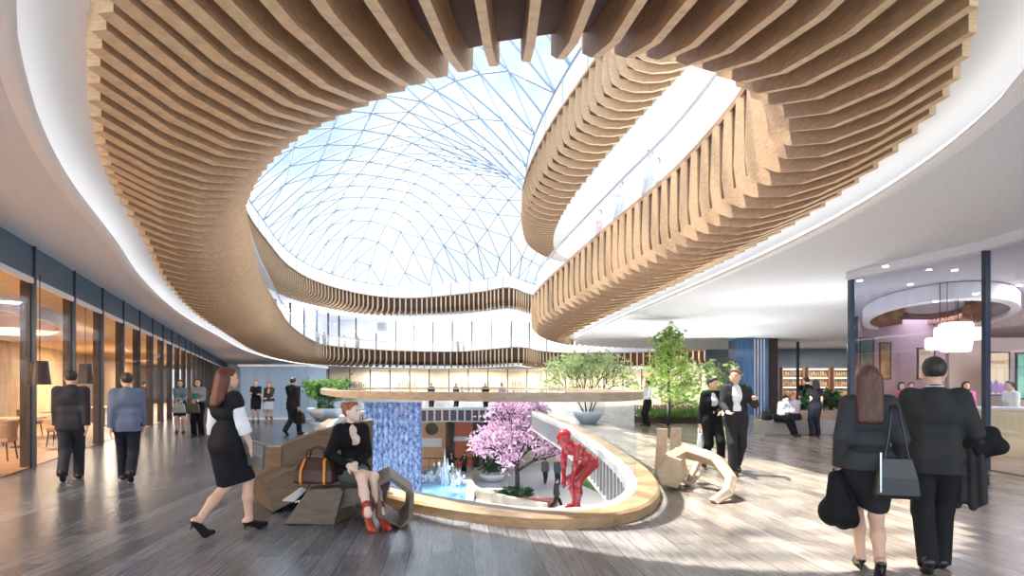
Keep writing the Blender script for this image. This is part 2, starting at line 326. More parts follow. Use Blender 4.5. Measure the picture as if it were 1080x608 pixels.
def window(a, b, z0, z1, gm, mull=.09, trans=None, post=None, top_m=None, name=None):
    WIN[0] += 1; dx, dy = b[0]-a[0], b[1]-a[1]; l = math.hypot(dx, dy); r = math.atan2(dy, dx); c = ((a[0]+b[0])/2, (a[1]+b[1])/2)
    k = MB(); zt = trans if (trans and top_m) else z1
    k.box((c[0], c[1], (z0+zt)/2), (l, .02, zt-z0), r); o = k.build('window_%d' % WIN[0], gm); tag(o, kind='structure')
    if top_m: k = MB(); k.box((c[0], c[1], (zt+z1)/2), (l, .02, z1-zt), r); k.build('spandrel_pane', top_m, o)
    k = MB(); k.box((a[0], a[1], (z0+z1)/2), (mull, mull*1.8, z1-z0), r); k.build('mullion', M['mullion'], o)
    if trans: k = MB(); k.box((c[0], c[1], trans), (l, .06, .10), r); k.build('transom', M['white'], o)
    if post:
        nx, ny = -dy/l*post[0], dx/l*post[0]; k = MB(); k.box((a[0]+nx*.55, a[1]+ny*.55, (z0+(trans or z1))/2), (.12, abs(post[0])*.9, (trans or z1)-z0), r); k.build('timber_reveal', M['wdark'], o)
    return o
def bays(pts, step, z0, z1, gm, **kw):
    q = resample(np.array(pts, float), step, False)
    for a, b in zip(q[:-1], q[1:]): window(tuple(a), tuple(b), z0, z1, gm, **kw)
M['lit'] = glow('lit_ceiling_panel', (1,.98,.95), 2.2)
M['pale'] = mat('pale_blue_grey_wall', (.66,.70,.76), .7)
M['milk'] = mat('milky_wall', (.86,.86,.87), .8)
# level two back walls
wall_strip('wall_left_upper', [(-12,12),(-18.5,30),(-24.5,46),(-28,62)], 6.25, 11.2, M['pale'])
wall_strip('wall_back_upper', [(-28,62),(-25,82),(-14,90),(0,88),(8,92),(22,95),(40,82),(40,56),(33,46),(20,42),(9.5,38),(9.5,-4)], 6.25, 11.2, M['milk'])
bays([(-26.2,63),(-23.5,79),(-14,86),(-1,83.5),(8,88)], 3.0, 6.25, 11.2, M['g_shop'], mull=.12)
# top level: glass upstand between the fin ring and the roof, and walls behind
n3r = resample(n3, 1.0, False); nn3 = normals2(n3r, False)
k = MB(); k.loft([[(p[0]+q[0]*.25, p[1]+q[1]*.25, z) for z in (13.38, 15.0)] for p, q in zip(n3r, nn3)], False, False)
up = k.build('glass_upstand', M['g_frost']); tag(up, 'band of white glass between the upper timber ring and the glass roof', 'glazing')
k = MB()
for p, q in list(zip(n3r, nn3))[::3]: k.box((p[0]+q[0]*.25, p[1]+q[1]*.25, 14.2), (.07,.07,1.6), math.atan2(q[1], q[0]))
tag(k.build('post', M['steel'], up), kind='stuff')
# ---------------------------------------------------------------- glass roof: triangulated grid shell
def dist_poly(p, q):
    a = q; b = np.roll(q, -1, 0); ab = b-a; t = np.clip(((p-a)*ab).sum(1)/((ab*ab).sum(1)+1e-9), 0, 1); return np.sqrt((((a+ab*t[:, None])-p)**2).sum(1).min())
def inside(p, q):
    x, y = p; c = False; n = len(q); j = n-1
    for i in range(n):
        if (q[i][1] > y) != (q[j][1] > y) and x < (q[j][0]-q[i][0])*(y-q[i][1])/(q[j][1]-q[i][1])+q[i][0]: c = not c
        j = i
    return c
rb = n3r+nn3*.25; rb = np.vstack([rb, [(-8,14),(-4.5,8),(4.6,8)]]); rb = resample(rb, 2.2)
edge3 = n3r+nn3*.25
def roof_z(p):
    d = dist_poly(p, rb); return 15.0+8.0*(1-math.exp(-d/5.5))+.5*math.sin(p[1]*.12)*min(1, d/6)
from mathutils.geometry import delaunay_2d_cdt
pts = [tuple(p) for p in rb]; nB = len(pts); st = 2.7; row = 0; y = 7.0
while y < 84:
    x = -26+(st/2 if row % 2 else 0)
    while x < 32:
        p = np.array((x, y))
        if inside(p, rb) and dist_poly(p, rb) > 1.1: pts.append((x+.25*math.sin(y*.31), y+.25*math.sin(x*.4)))
        x += st
    y += st*.866; row += 1
vs, es, fs, _, _, _ = delaunay_2d_cdt([Vector(p) for p in pts], [(i, (i+1) % nB) for i in range(nB)], [], 1, 1e-4)
V3 = [Vector((v.x, v.y, roof_z(np.array((v.x, v.y))))) for v in vs]
rf = empty('glass_roof', (0,0,15)); tag(rf, 'domed triangulated glass roof on slender steel struts above the atrium', 'roof', kind='structure')
k = MB(); k.add(V3, fs); gl = k.build('roof_glass', M['g_roof'], rf); gl.matrix_parent_inverse = Matrix.Translation((0,0,-15))
k = MB(); ed = set()
for f in fs:
    for i in range(len(f)): ed.add(tuple(sorted((f[i], f[(i+1) % len(f)]))))
for a, b in ed:
    A, B = V3[a], V3[b]; k.tube([A-Vector((0,0,.06)), B-Vector((0,0,.06))], .065, 4)
sm = k.build('strut_grid', M['steel'], rf); sm.matrix_parent_inverse = Matrix.Translation((0,0,-15))
# ---------------------------------------------------------------- left shopfront
LD = np.array((-11.15, 25.7)); LD = LD/np.linalg.norm(LD)
def LW(y): return np.array((-8.35-.434*(y-9.3), y))
LNv = np.array((-LD[1], LD[0]))                   # into the shop (towards -x)
q = resample(np.array([LW(3.9), LW(66)]), 2.4, False)
for a, b in zip(q[:-1], q[1:]): window(tuple(a), tuple(b), 0, 4.1, M['g_shop'], mull=.06, trans=3.46, post=(.17,), top_m=M['g_span'])
def off(y, d): p = LW(y)+LNv*d; return (p[0], p[1])
m = sheet([off(2,.02), off(68,.02), off(68,7), off(2,7)], [], .012); m.f = [f if (Vector(m.v[f[1]])-Vector(m.v[f[0]])).cross(Vector(m.v[f[2]])-Vector(m.v[f[0]])).z > 0 else f[::-1] for f in m.f]
tag(m.build('floor_shop_left', wood('amber_shop_floor', (.30,.16,.07), (.45,.26,.13), 3, (1,1,1), .35)), kind='structure')
m = sheet([off(2,.1), off(68,.1), off(68,7), off(2,7)], [], 3.5); m.f = [f[::-1] for f in m.f]
tag(m.build('ceiling_shop_left', M['cream']), kind='structure')
wall_strip('wall_shop_left', [off(1,6.5), off(68,6.5)], 0, 4.1, wood('warm_slat_wall', (.48,.32,.17), (.70,.52,.31), 2.5, (1.2,1.2,.25), .6))
wall_strip('wall_shop_left_end', [off(2,.1), off(2,7)], 0, 4.1, M['cream'])
wall_strip('wall_left_end', [(-33,66),(-30,86)], 0, 4.1, M['pale'])
# far ground-level shopfront below the far balcony
wall_strip('wall_back', [(-32,86),(-20,91),(0,91),(20,93),(44,90)], 0, 4.1, mat('warm_cream_back_wall', (.78,.68,.52), .8, var=.12, scale=.5))
bays([(-29,80.5),(-18,85),(0,85),(20,86.5),(40,84)], 2.9, 0, 4.1, M['g_shop'], mull=.14)
# right shopfront: corner at (7.7,12.9), running towards the viewer and away to the right
RC = (7.72, 12.95)
rq = catmull([(8.0,3.4),(8.45,7.0),(8.5,10.2),RC], 10, False)
RB_ = [tuple(rq[0]), (8.46,7.6), (8.5,10.2), RC]
for a, b in zip(RB_[:-1], RB_[1:]): window(a, b, 0, 3.93, M['g_right'], mull=.07)
k = MB(); k.box((RC[0], RC[1], 1.97), (.09,.12,3.93)); o = k.build('trim_3', M['mullion']); tag(o, kind='structure')
bh = MB(); rb_ = [(8.0,3.4),(8.46,7.6),(8.5,10.2),RC]
for a, b in zip(rb_[:-1], rb_[1:]):
    dx, dy = b[0]-a[0], b[1]-a[1]; bh.box(((a[0]+b[0])/2+.02, (a[1]+b[1])/2, 4.02), (math.hypot(dx, dy)+.05, .3, .18), math.atan2(dy, dx))
tag(bh.build('trim_4', M['ceil']), kind='structure')
wall_strip('wall_shop_corner', [RC, (16.5,27)], 0, 4.1, M['pale']) if False else None
RS = [(8.02,3),(8.5,8),(8.55,10.2),(7.8,12.95),(16.7,27.5),(27,27.5),(27,3)]
m = sheet(RS, [], .012); tag(m.build('floor_shop_right', wood('shop_oak_floor', (.36,.24,.15), (.52,.37,.25), 3, (1,1,1), .35)), kind='structure')
m = sheet(RS, [], 3.95); m.f = [f[::-1] for f in m.f]; tag(m.build('ceiling_shop_right', mat('grey_blue_shop_ceiling', (.52,.55,.62), .8)), kind='structure')
M['purple'] = mat('mauve_shop_wall', (.42,.33,.40), .8, var=.06, scale=1)
wall_strip('wall_right', [(16.5,27),(27,27),(27,4)], 0, 3.95, M['purple'])
window((7.78,13.02),(12.1,20), 0, 3.95, M['g_right'], mull=.06); window((12.1,20),(16.45,27), 0, 3.95, M['g_right'], mull=.06)
# far right shopfront and the blue glass pier
bays([(13.9,33.4),(17.2,33),(22.5,32),(27,30)], 2.9, 0, 4.1, M['g_shop'], mull=.12)
wall_strip('wall_right_back', [(13.6,40),(34,38),(34,28)], 0, 4.1, mat('teal_grey_shop_wall', (.20,.27,.32), .7, var=.3, scale=.7))
k = MB(); k.box((12.95,31.2,2.03), (1.7,1.2,4.06)); pier = k.build('blue_glass_pier', mat('deep_blue_glass', (.06,.16,.33), .15, .1, var=.25, scale=2, stretch=(6,6,.3))); tag(pier, 'deep blue glazed pier reaching the white ceiling behind the talking pair', 'pier')
k = MB()
for i in range(4): k.box((13.05+i*.17, 30.58, 2.03), (.05,.03,4.06))
k.build('white_fin', M['white'], pier)
k = MB(); k.box((14.1,31.3,2.05), (.5,1.2,4.1)); tag(k.build('trim_5', M['wdark']), kind='structure')
# rear of the hall, behind the viewer
# pale blue glass room at the end of the left walk
kk = empty('glass_kiosk', (-10.9,27,0)); tag(kk, 'low pale blue glass walled room at the far end of the left walkway', 'kiosk', kind=None)
kg = glass('pale_blue_kiosk_glass', (.80,.90,.98), .08, haze=.6, hazecol=(.62,.75,.88))
for i in range(5):
    k = MB(); k.box((-1.2+i*.62, -1.0, 1.22), (.6,.03,2.4)); k.build('glass_panel', kg, kk)
for x in (-1.5, 1.6): k = MB(); k.box((x, .2, 1.22), (.03,2.4,2.4)); k.build('glass_panel', kg, kk)
k = MB(); k.box((.05,.2,2.46), (3.3,2.6,.1)); k.build('roof', M['white'], kk)
k = MB(); k.box((.05,.2,.04), (3.3,2.6,.08)); k.build('base', M['white'], kk)
UPL = 2.0; BACK_FILL = 2.4
# ---------------------------------------------------------------- camera, sky, sun, lamps
cam = bpy.data.cameras.new('camera'); co = bpy.data.objects.new('camera', cam); COL.objects.link(co)
co.location = (0,0,H); co.rotation_euler = (math.pi/2,0,0); cam.sensor_width = 36; cam.lens = 36*F/1080; cam.shift_y = (CY-304)/1080; cam.clip_end = 500
SC.camera = co
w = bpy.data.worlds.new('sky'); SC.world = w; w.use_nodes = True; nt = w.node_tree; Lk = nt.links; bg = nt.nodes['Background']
tc = N(nt, 'ShaderNodeTexCoord'); no = N(nt, 'ShaderNodeTexNoise', Scale=2.2, Detail=5.0); mp = N(nt, 'ShaderNodeMapping'); mp.inputs['Scale'].default_value = (1,1,2)
Lk.new(tc.outputs['Generated'], mp.inputs['Vector']); Lk.new(mp.outputs['Vector'], no.inputs['Vector'])
r = N(nt, 'ShaderNodeValToRGB'); r.color_ramp.elements[0].position = .40; r.color_ramp.elements[0].color = (.34,.45,.56,1); r.color_ramp.elements[1].position = .58; r.color_ramp.elements[1].color = (.66,.70,.73,1)
Lk.new(no.outputs['Fac'], r.inputs['Fac']); Lk.new(r.outputs['Color'], bg.inputs['Color'])
sxyz = N(nt, 'ShaderNodeSeparateXYZ'); Lk.new(tc.outputs['Generated'], sxyz.inputs[0]); bfill = N(nt, 'ShaderNodeMapRange'); bfill.interpolation_type = 'SMOOTHSTEP'   # sky boosted behind the camera, added as fill for the ceilings
bfill.inputs['From Min'].default_value = .1; bfill.inputs['From Max'].default_value = -.9; bfill.inputs['To Min'].default_value = 1.0; bfill.inputs['To Max'].default_value = BACK_FILL; Lk.new(sxyz.outputs['Y'], bfill.inputs['Value']); Lk.new(bfill.outputs['Result'], bg.inputs['Strength']); bg.inputs['Strength'].default_value = 1.0
sun = bpy.data.lights.new('sun', 'SUN'); so_ = bpy.data.objects.new('sun', sun); COL.objects.link(so_); sun.energy = 7.5; sun.angle = math.radians(1.2); sun.color = (1,.95,.86)
so_.rotation_euler = Vector((.33,-.2,-1)).to_track_quat('-Z', 'Y').to_euler(); so_.location = (-6,20,30)
def area(loc, sx, sy, e, col=(1,1,1), rot=(0,0,0)):
    l = bpy.data.lights.new('ceiling_panel_light', 'AREA'); l.shape = 'RECTANGLE'; l.size = sx; l.size_y = sy; l.energy = e; l.color = col
    o = bpy.data.objects.new('ceiling_panel_light', l); COL.objects.link(o); o.location = loc; o.rotation_euler = rot; return o
for y in (6, 12, 20, 32, 48): p = off(y, 3.2); area((p[0], p[1], 3.45), 2.0, 3.5, 480, (1,.86,.66))
for x in (-18, -6, 6, 18, 30): area((x, 87.5, 4.0), 8, 2.5, 900, (1,.9,.75))
area((14,12,3.9), 5, 5, 260, (1,.92,.9)); area((17,21,3.9), 6, 5, 300, (1,.92,.9)); area((20,34.5,4.0), 6, 3, 300, (1,.95,.9))
for x, y, s in ((7,12,3),(7,24,3),(7,34,3)): area((x, y, 11.1), s, 8, 110)
for x, y in ((-24,70),(-14,83),(-2,80),(8,86)): area((x, y, 11.1), 5, 3, 500, (1,.98,.95))
for x, y in ((-12,20),(6,30),(-14,42),(6,42)): area((x, y, -.95), 6, 6, 160, (1,.95,.88))
# linear uplights on the white transom of the left shopfront and on the bulkhead of the right one
def uplight(a, b, z, wdt, e):
    dx, dy = b[0]-a[0], b[1]-a[1]; l = math.hypot(dx, dy); o = area(((a[0]+b[0])/2, (a[1]+b[1])/2, z), l, wdt, e*l, (1,.98,.96), (math.pi,0,-math.atan2(dy,dx))); o.data.name = o.name = 'linear_uplight'
# fill lamps added low by the planting, aimed up to brighten the ceiling
for p_, e_ in (((5.2,22.0,.35),60),((8.6,23.0,.35),90),((9.8,28.8,.5),130),((8.0,16.2,.5),80),((4.1,25.6,.2),60)): o_ = area(p_, .8, .3, e_, (1,.97,.92), (math.pi,0,0)); o_.name = o_.data.name = 'added_uplight'
vs_ = SC.view_settings; vs_.view_transform = 'Standard'; vs_.look = 'None'; vs_.exposure = 1.1; vs_.gamma = 1.0; vs_.use_curve_mapping = False
SC.cycles.transparent_max_bounces = 32; SC.cycles.max_bounces = 10; SC.cycles.diffuse_bounces = 5; SC.cycles.sample_clamp_indirect = 8.0
# ================================================================ figures: one continuous surface each, grown from a distance field
def v3(*a): return np.array(a, float)
def unit(a): return a/(np.linalg.norm(a)+1e-12)
def prim_box(p):
    if p[0] == 'c': 
        r = max(p[3], p[4]); return np.minimum(p[1], p[2])-r, np.maximum(p[1], p[2])+r
    r = max(p[3]); return p[1]-r, p[1]+r
def prim_eval(p, X):
    if p[0] == 'c':
        a, b = p[1], p[2]; ba = b-a; L = float(ba@ba)+1e-12
        pa = X-a; t = np.clip((pa@ba)/L, 0, 1); return np.sqrt(((pa-t[..., None]*ba)**2).sum(-1))-(p[3]+(p[4]-p[3])*t)
    q = (X-p[1])@p[2].T/np.array(p[3]); n = np.sqrt((q*q).sum(-1)); return (n-1)*min(p[3])*(1 if min(p[3])*2 > max(p[3]) else 1.2)
def C(a, b, r1, r2=None): return ('c', np.asarray(a, float), np.asarray(b, float), r1, r1 if r2 is None else r2)
def E(c, r, R=None): return ('e', np.asarray(c, float), np.eye(3) if R is None else R, tuple(r))
def G(prims, k=.03, cuts=(), subs=(), post=None): return dict(prims=prims, k=k, cuts=cuts, subs=subs, post=post)
def sdf_mesh(name, groups, h):
    bx = [prim_box(p) for g in groups for p in g['prims']]
    lo = np.min([b[0] for b in bx], 0)-3*h; hi = np.max([b[1] for b in bx], 0)+3*h
    n = np.ceil((hi-lo)/h).astype(int)+1; ax = [lo[i]+h*np.arange(n[i]) for i in range(3)]
    Fd = np.full(n, 1.0, np.float32)
    def sub(lo_, hi_):
        i0 = np.clip(np.floor((lo_-lo)/h).astype(int), 0, n-1); i1 = np.clip(np.ceil((hi_-lo)/h).astype(int)+1, 1, n)
        sl = tuple(slice(a, b) for a, b in zip(i0, i1))
        return sl, np.stack(np.meshgrid(*[ax[i][sl[i]] for i in range(3)], indexing='ij'), -1)
    for g in groups:
        f = np.full(n, 1.0, np.float32); k = g['k']
        for p in g['prims']:
            a, b = prim_box(p); m = k+2.5*h; sl, X = sub(a-m, b+m); d = prim_eval(p, X); o = f[sl]
            if k > 1e-6:
                w = np.maximum(k-np.abs(o-d), 0)/k; f[sl] = np.minimum(o, d)-w*w*k*.25
            else: f[sl] = np.minimum(o, d)
        for p in g['subs']:
            a, b = prim_box(p); sl, X = sub(a-3*h, b+3*h); f[sl] = np.maximum(f[sl], -prim_eval(p, X))
        for nn_, dd in g['cuts']:
            nn_ = np.asarray(nn_, float)
            pl = (ax[0]*nn_[0])[:, None, None]+(ax[1]*nn_[1])[None, :, None]+(ax[2]*nn_[2])[None, None, :]-dd
            f = np.maximum(f, pl.astype(np.float32))
        if g['post'] is not None:
            X = np.stack(np.meshgrid(*ax, indexing='ij'), -1); f = f+g['post'](X).astype(np.float32)
        Fd = np.minimum(Fd, f)
    return surface_net(name, Fd, lo, h)
def surface_net(name, f, lo, h):
    s = f < 0; nx, ny, nz = f.shape
    cnt = np.zeros((nx-1, ny-1, nz-1), np.int8)
    for i in (0, 1):
        for j in (0, 1):
            for k in (0, 1): cnt += s[i:nx-1+i, j:ny-1+j, k:nz-1+k]
    act = np.argwhere((cnt > 0) & (cnt < 8)); ids = np.full(cnt.shape, -1, np.int32); ids[tuple(act.T)] = np.arange(len(act))
    acc = np.zeros((len(act), 3)); num = np.zeros(len(act)); cs = [(i, j, k) for i in (0,1) for j in (0,1) for k in (0,1)]
    for a in cs:
        for b in cs:
            if sum(abs(x-y) for x, y in zip(a, b)) == 1 and a < b:
                fa = f[act[:,0]+a[0], act[:,1]+a[1], act[:,2]+a[2]]; fb = f[act[:,0]+b[0], act[:,1]+b[1], act[:,2]+b[2]]
                m = (fa < 0) != (fb < 0); t = np.where(m, fa/(fa-fb+1e-12), 0)
                acc += np.where(m[:, None], np.array(a)+t[:, None]*(np.array(b)-np.array(a)), 0); num += m
    V = lo+(act+acc/np.maximum(num, 1)[:, None])*h; faces = []
    for d in range(3):
        e = [0,0,0]; e[d] = 1
        A = s[:nx-e[0], :ny-e[1], :nz-e[2]]; B = s[e[0]:, e[1]:, e[2]:]
        for up in (True, False):
            ed = np.argwhere(A & ~B) if up else np.argwhere(~A & B)
            u, w = [(1,2),(2,0),(0,1)][d]
            ok = (ed[:, u] > 0) & (ed[:, w] > 0) & (ed[:, u] < f.shape[u]-1) & (ed[:, w] < f.shape[w]-1); ed = ed[ok]
            q = []
            for du, dw in ((-1,-1),(0,-1),(0,0),(-1,0)):
                c = ed.copy(); c[:, u] += du; c[:, w] += dw; q.append(ids[tuple(c.T)])
            q = np.stack(q, 1); q = q if up else q[:, ::-1]
            faces.append(q[(q >= 0).all(1)])
    Fq = np.vstack(faces) if faces else np.zeros((0, 4), int)
    me = bpy.data.meshes.new(name); me.vertices.add(len(V)); me.vertices.foreach_set('co', V.ravel().astype(np.float32))
    me.loops.add(Fq.size); me.loops.foreach_set('vertex_index', Fq.ravel().astype(np.int32))
    me.polygons.add(len(Fq)); me.polygons.foreach_set('loop_start', np.arange(0, Fq.size, 4, dtype=np.int32))
    me.polygons.foreach_set('use_smooth', np.ones(len(Fq), bool)); me.update(calc_edges=True); me.validate(); return me
def ik(a, c, l1, l2, pole):
    d = c-a; L = np.linalg.norm(d); Lm = min(L, (l1+l2)*.998); u = d/(L+1e-9); c = a+u*Lm
    x = (l1*l1-l2*l2+Lm*Lm)/(2*Lm); y = math.sqrt(max(l1*l1-x*x, 0)); p = np.asarray(pole, float); p = p-u*(p@u); return a+u*x+unit(p)*y, c
def rotm(yaw, pitch, roll=0.0):                   # yaw about z (positive = to the left), pitch>0 looks down
    cy, sy, cp, sp, cr, sr = math.cos(yaw), math.sin(yaw), math.cos(pitch), math.sin(pitch), math.cos(roll), math.sin(roll)
    Rz = np.array([[cy,-sy,0],[sy,cy,0],[0,0,1]]); Rx = np.array([[1,0,0],[0,cp,sp],[0,-sp,cp]]); Ry = np.array([[cr,0,sr],[0,1,0],[-sr,0,cr]])
    return Rz@Rx@Ry
CM = {}
def cloth(col, rough=.75, var=.12):
    key = tuple(round(c, 4) for c in col)+(rough,)
    if key not in CM: CM[key] = mat('fabric', [x*.8 for x in col] if max(col) < .2 else col, rough, var=var, scale=5, bump=.6, spec=.15)
    return CM[key]
SKIN = {'light': mat('skin', (.72,.45,.33), .5), 'tan': mat('skin', (.55,.33,.22), .5), 'pale': mat('skin', (.80,.58,.47), .5)}
def hair_mat(col):
    key = ('hair',)+tuple(col)
    if key not in CM: CM[key] = mat('hair', col, .5, var=.35, scale=14, stretch=(3,3,.4), bump=.3)
    return CM[key]
LIP = mat('lips', (.45,.12,.10), .4); EYE = mat('eyes', (.03,.02,.02), .2); LEATHER = mat('black_leather', (.012,.012,.013), .28)
def person(label, loc, face, h=1.75, sex='m', vox=.012, pose=None, outfit=(), hair=('short', (.02,.015,.012)), skin='light', group=None, bare=(), name='person', cat='person', body_mat=None):
    """face = heading in the plan, (x,y) direction the figure walks or looks; local frame: +y forward, +x right, z up"""
    ps = dict(la=(-.055,.13,.045), ra=(.055,-.15,.075), lw=(-.118,-.05,.50), rw=(.118,.09,.50), pel=(0,0,.525), lean=0.0, side=0.0, twist=0.0, yaw=0.0, pitch=0.0, roll=0.0,
              lt=(0,1), rt=(0,1), lp=0.0, rp=.5, heel=0.0, lel=(-.25,-1,.0), rel=(.25,-1,.0), lk=(0,1,0), rk=(0,1,0), curl=.45, ln=None, rn=None)
    if pose: ps.update(pose)
    f = sex == 'f'; A = lambda t: np.array(t, float)*h
    pel = A(ps['pel']); Rs = rotm(ps['twist'], ps['lean'], ps['side'])
    def S(x, y, z): return pel+Rs@(np.array([x, y, z-.525])*h)      # spine frame
    sw = .083 if f else .099
    sh = {-1: S(-sw,-.005,.815), 1: S(sw,-.005,.815)}; hipx = .05
    Rp = rotm(0, 0); hip = {-1: pel+np.array([-hipx,0,-.01])*h, 1: pel+np.array([hipx,0,-.01])*h}
    J = {}; hl = ps['heel']
    for s, an, pole in ((-1, 'la', 'lk'), (1, 'ra', 'rk')):
        a = A(ps[an])+np.array([0,0,hl*.8]); k, a = ik(hip[s], a, .245*h, .245*h, ps[pole]); J['knee', s] = k; J['ank', s] = a
    for s, wn, pole in ((-1, 'lw', 'lel'), (1, 'rw', 'rel')):
        e, w_ = ik(sh[s], A(ps[wn]), .172*h, .152*h, ps[pole]); J['elb', s] = e; J['wri', s] = w_
    neck = S(0,-.012,.845); Rh = Rs@rotm(ps['yaw'], ps['pitch'], ps['roll']) if not pose or not pose.get('headabs') else rotm(ps['yaw'], ps['pitch'], ps['roll'])
    hc = neck+Rs@(np.array([0,.012,.035])*h)+Rh@(np.array([0,.012,.05])*h)   # head centre
    hs = h*ps.get('hk', 1.0); Hd = lambda x, y, z: hc+Rh@(np.array([x, y, z])*hs)
    # ---- body
    k_ = .02*h/1.75; fine = vox < .0165
    ck, ch_ = (.042, .054) if f else (.050, .060)
    tor = lambda i, w=1.0: [C(S(-ck,0,.735), S(ck,0,.735), (ch_+i/h)*h), C(S(-sw*.80,-.005,.806), S(sw*.80,-.005,.806), .032*h+i),
        C(S(-.032 if f else -.042,.0,.625), S(.032 if f else .042,.0,.625), (.043 if f else .055)*h+i), C(S(-.038,-.004,.535), S(.038,-.004,.535), (.056 if f else .055)*h+i)] + \
        ([E(S(-.036,.038,.735), (.030*h+i,)*3), E(S(.036,.038,.735), (.030*h+i,)*3)] if f else []) + [C(S(0,-.012,.80), neck, (.040 if f else .046)*h+i, (.027 if f else .032)*h+i)]
    thick = 1.0 if not f else .92
    def leg(s, i, j=0.0): return [C(hip[s], J['knee', s], (.052 if f else .050)*h+i, .033*h+i+j*.5), C(J['knee', s], J['knee', s]*.55+J['ank', s]*.45+np.array([0,-.008*h,0]), .031*h+i+j*.5, .031*h+i+j), C(J['knee', s]*.55+J['ank', s]*.45+np.array([0,-.008*h,0]), J['ank', s], .030*h+i+j, .021*h+i+j)]
    def arm(s, i): return [C(sh[s], J['elb', s], .032*h*thick+i, .026*h*thick+i), C(J['elb', s], J['wri', s], .025*h*thick+i, .017*h*thick+i)]
    def foot(s, i=0.0):
        t = unit(np.array([*(ps['lt'] if s < 0 else ps['rt']), 0])); p = ps['lp'] if s < 0 else ps['rp']; a = J['ank', s]
        sn, cs_ = math.sin(p), math.cos(p); z = np.array([0,0,1.0]); fw = t*cs_-z*sn; dn = -z*cs_-t*sn
        drop = .036*h
        heel = a+dn*(drop-.018*h)-fw*.026*h
        if hl: ball = a+dn*(drop+hl*.8-.012*h)+fw*.078*h; toe = ball+t*.045*h
        else: ball = a+dn*(drop-.014*h)+fw*.075*h; toe = ball+unit(t*1.0-z*sn*.3)*.04*h
        return a, heel, ball, toe, dn, fw
    pr = tor(0); hd = {}
    for s in (-1, 1):
        pr += leg(s, 0)+arm(s, 0); a, he, ba, to, dn, fw = foot(s); pr += [C(a, he, .020*h), C(he, ba, .017*h, .020*h), C(ba, to, .019*h, .012*h)]
    groups = [G(pr, (.016 if outfit else .035)*h)]
    head = [E(Hd(0,-.006,.012), (.043*hs,.055*hs,.053*hs), Rh.T), C(Hd(0,.018,-.018), Hd(0,.030,-.046), .036*hs, .020*hs), C(Hd(-.018,.014,-.03), Hd(.018,.014,-.03), .025*hs), C(neck-Rs@np.array([0,0,.02*hs]), Hd(0,-.012,-.02), .031*hs if not f else .026*hs, .030*hs if not f else .026*hs)]
    if fine:
        head += [C(Hd(0,.047,.006), Hd(0,.060,-.014), .006*hs, .0085*hs), C(Hd(-.020,.042,.017), Hd(.020,.042,.017), .009*hs), E(Hd(0,.048,-.031), (.014*hs,.008*hs,.007*hs), Rh.T)]
        head += [E(Hd(s*.045,-.004,-.002), (.006*hs,.013*hs,.019*hs), Rh.T) for s in (-1, 1)]
    groups.append(G(head, .012*hs, subs=[E(Hd(s*.018,.056,.007), (.010*hs,.009*hs,.006*hs), Rh.T) for s in (-1, 1)] if fine else ()))
    for s in (-1, 1):
        w_ = J['wri', s]; d = unit(w_-J['elb', s]); n_ = ps['ln'] if s < 0 else ps['rn']
        n_ = np.array([-s, .15, .0]) if n_ is None else np.array(n_, float)     # palm faces this way
        n_ = unit(n_-d*(n_@d)); lat = np.cross(d, n_)*(1 if s < 0 else -1)      # towards the thumb side
        if np.dot(lat, [0,1,0]) < 0 and (ps['ln'] if s < 0 else ps['rn']) is None: lat = -lat
        r = max(.0050*h, .62*vox); sp = max(.0112*h, vox*1.15 if fine else .0112*h); hp = []
        kn0 = w_+d*.052*h
        hp.append(C(w_-d*.01*h, w_+d*.012*h, .016*h, .016*h))
        fing = []
        for q, ln in ((1.5,.043),(.5,.049),(-.5,.046),(-1.5,.036)):
            kn = kn0+lat*q*sp-d*abs(q-.4)*.004*h; hp.append(C(w_+d*.012*h+lat*q*.008*h, kn, .0105*h, .0075*h))
            p0 = kn; ang = ps['curl']*.55; 
            for m_, fr in ((.45,1),(.30,1.0),(.25,.8)):
                dd = d*math.cos(ang)+n_*math.sin(ang); p1 = p0+dd*ln*m_*h; fing.append(C(p0, p1, r*(1.05 if m_ > .4 else .95), r*.92)); p0 = p1; ang += ps['curl']*fr
        th0 = w_+d*.016*h+lat*.014*h; t1 = th0+unit(d*.7+lat*.65+n_*.35)*.026*h; t2 = t1+unit(d*.9+lat*.25+n_*.35)*.024*h
        groups.append(G(hp, .012*h)); groups.append(G(fing, .003)); groups.append(G([C(th0, t1, r*1.35, r*1.1), C(t1, t2, r*1.1, r*.95)], .006))
        J['palm', s] = w_+d*.045*h+n_*.014*h; J['hand', s] = w_+d*.05*h
    # keep the pieces one surface: hands and head overlap the limbs and are unioned in the field
    me = sdf_mesh(name, groups, vox); yaw = math.atan2(-face[0], face[1])
    o = link(name, me, body_mat or SKIN[skin], None, Vector(loc), yaw); tag(o, label, cat, group)
    iv = max(.010, vox*.95)
    def part(nm, gs, m, v=None): 
        ob = link(nm, sdf_mesh(nm, gs, v or vox), m, o); return ob
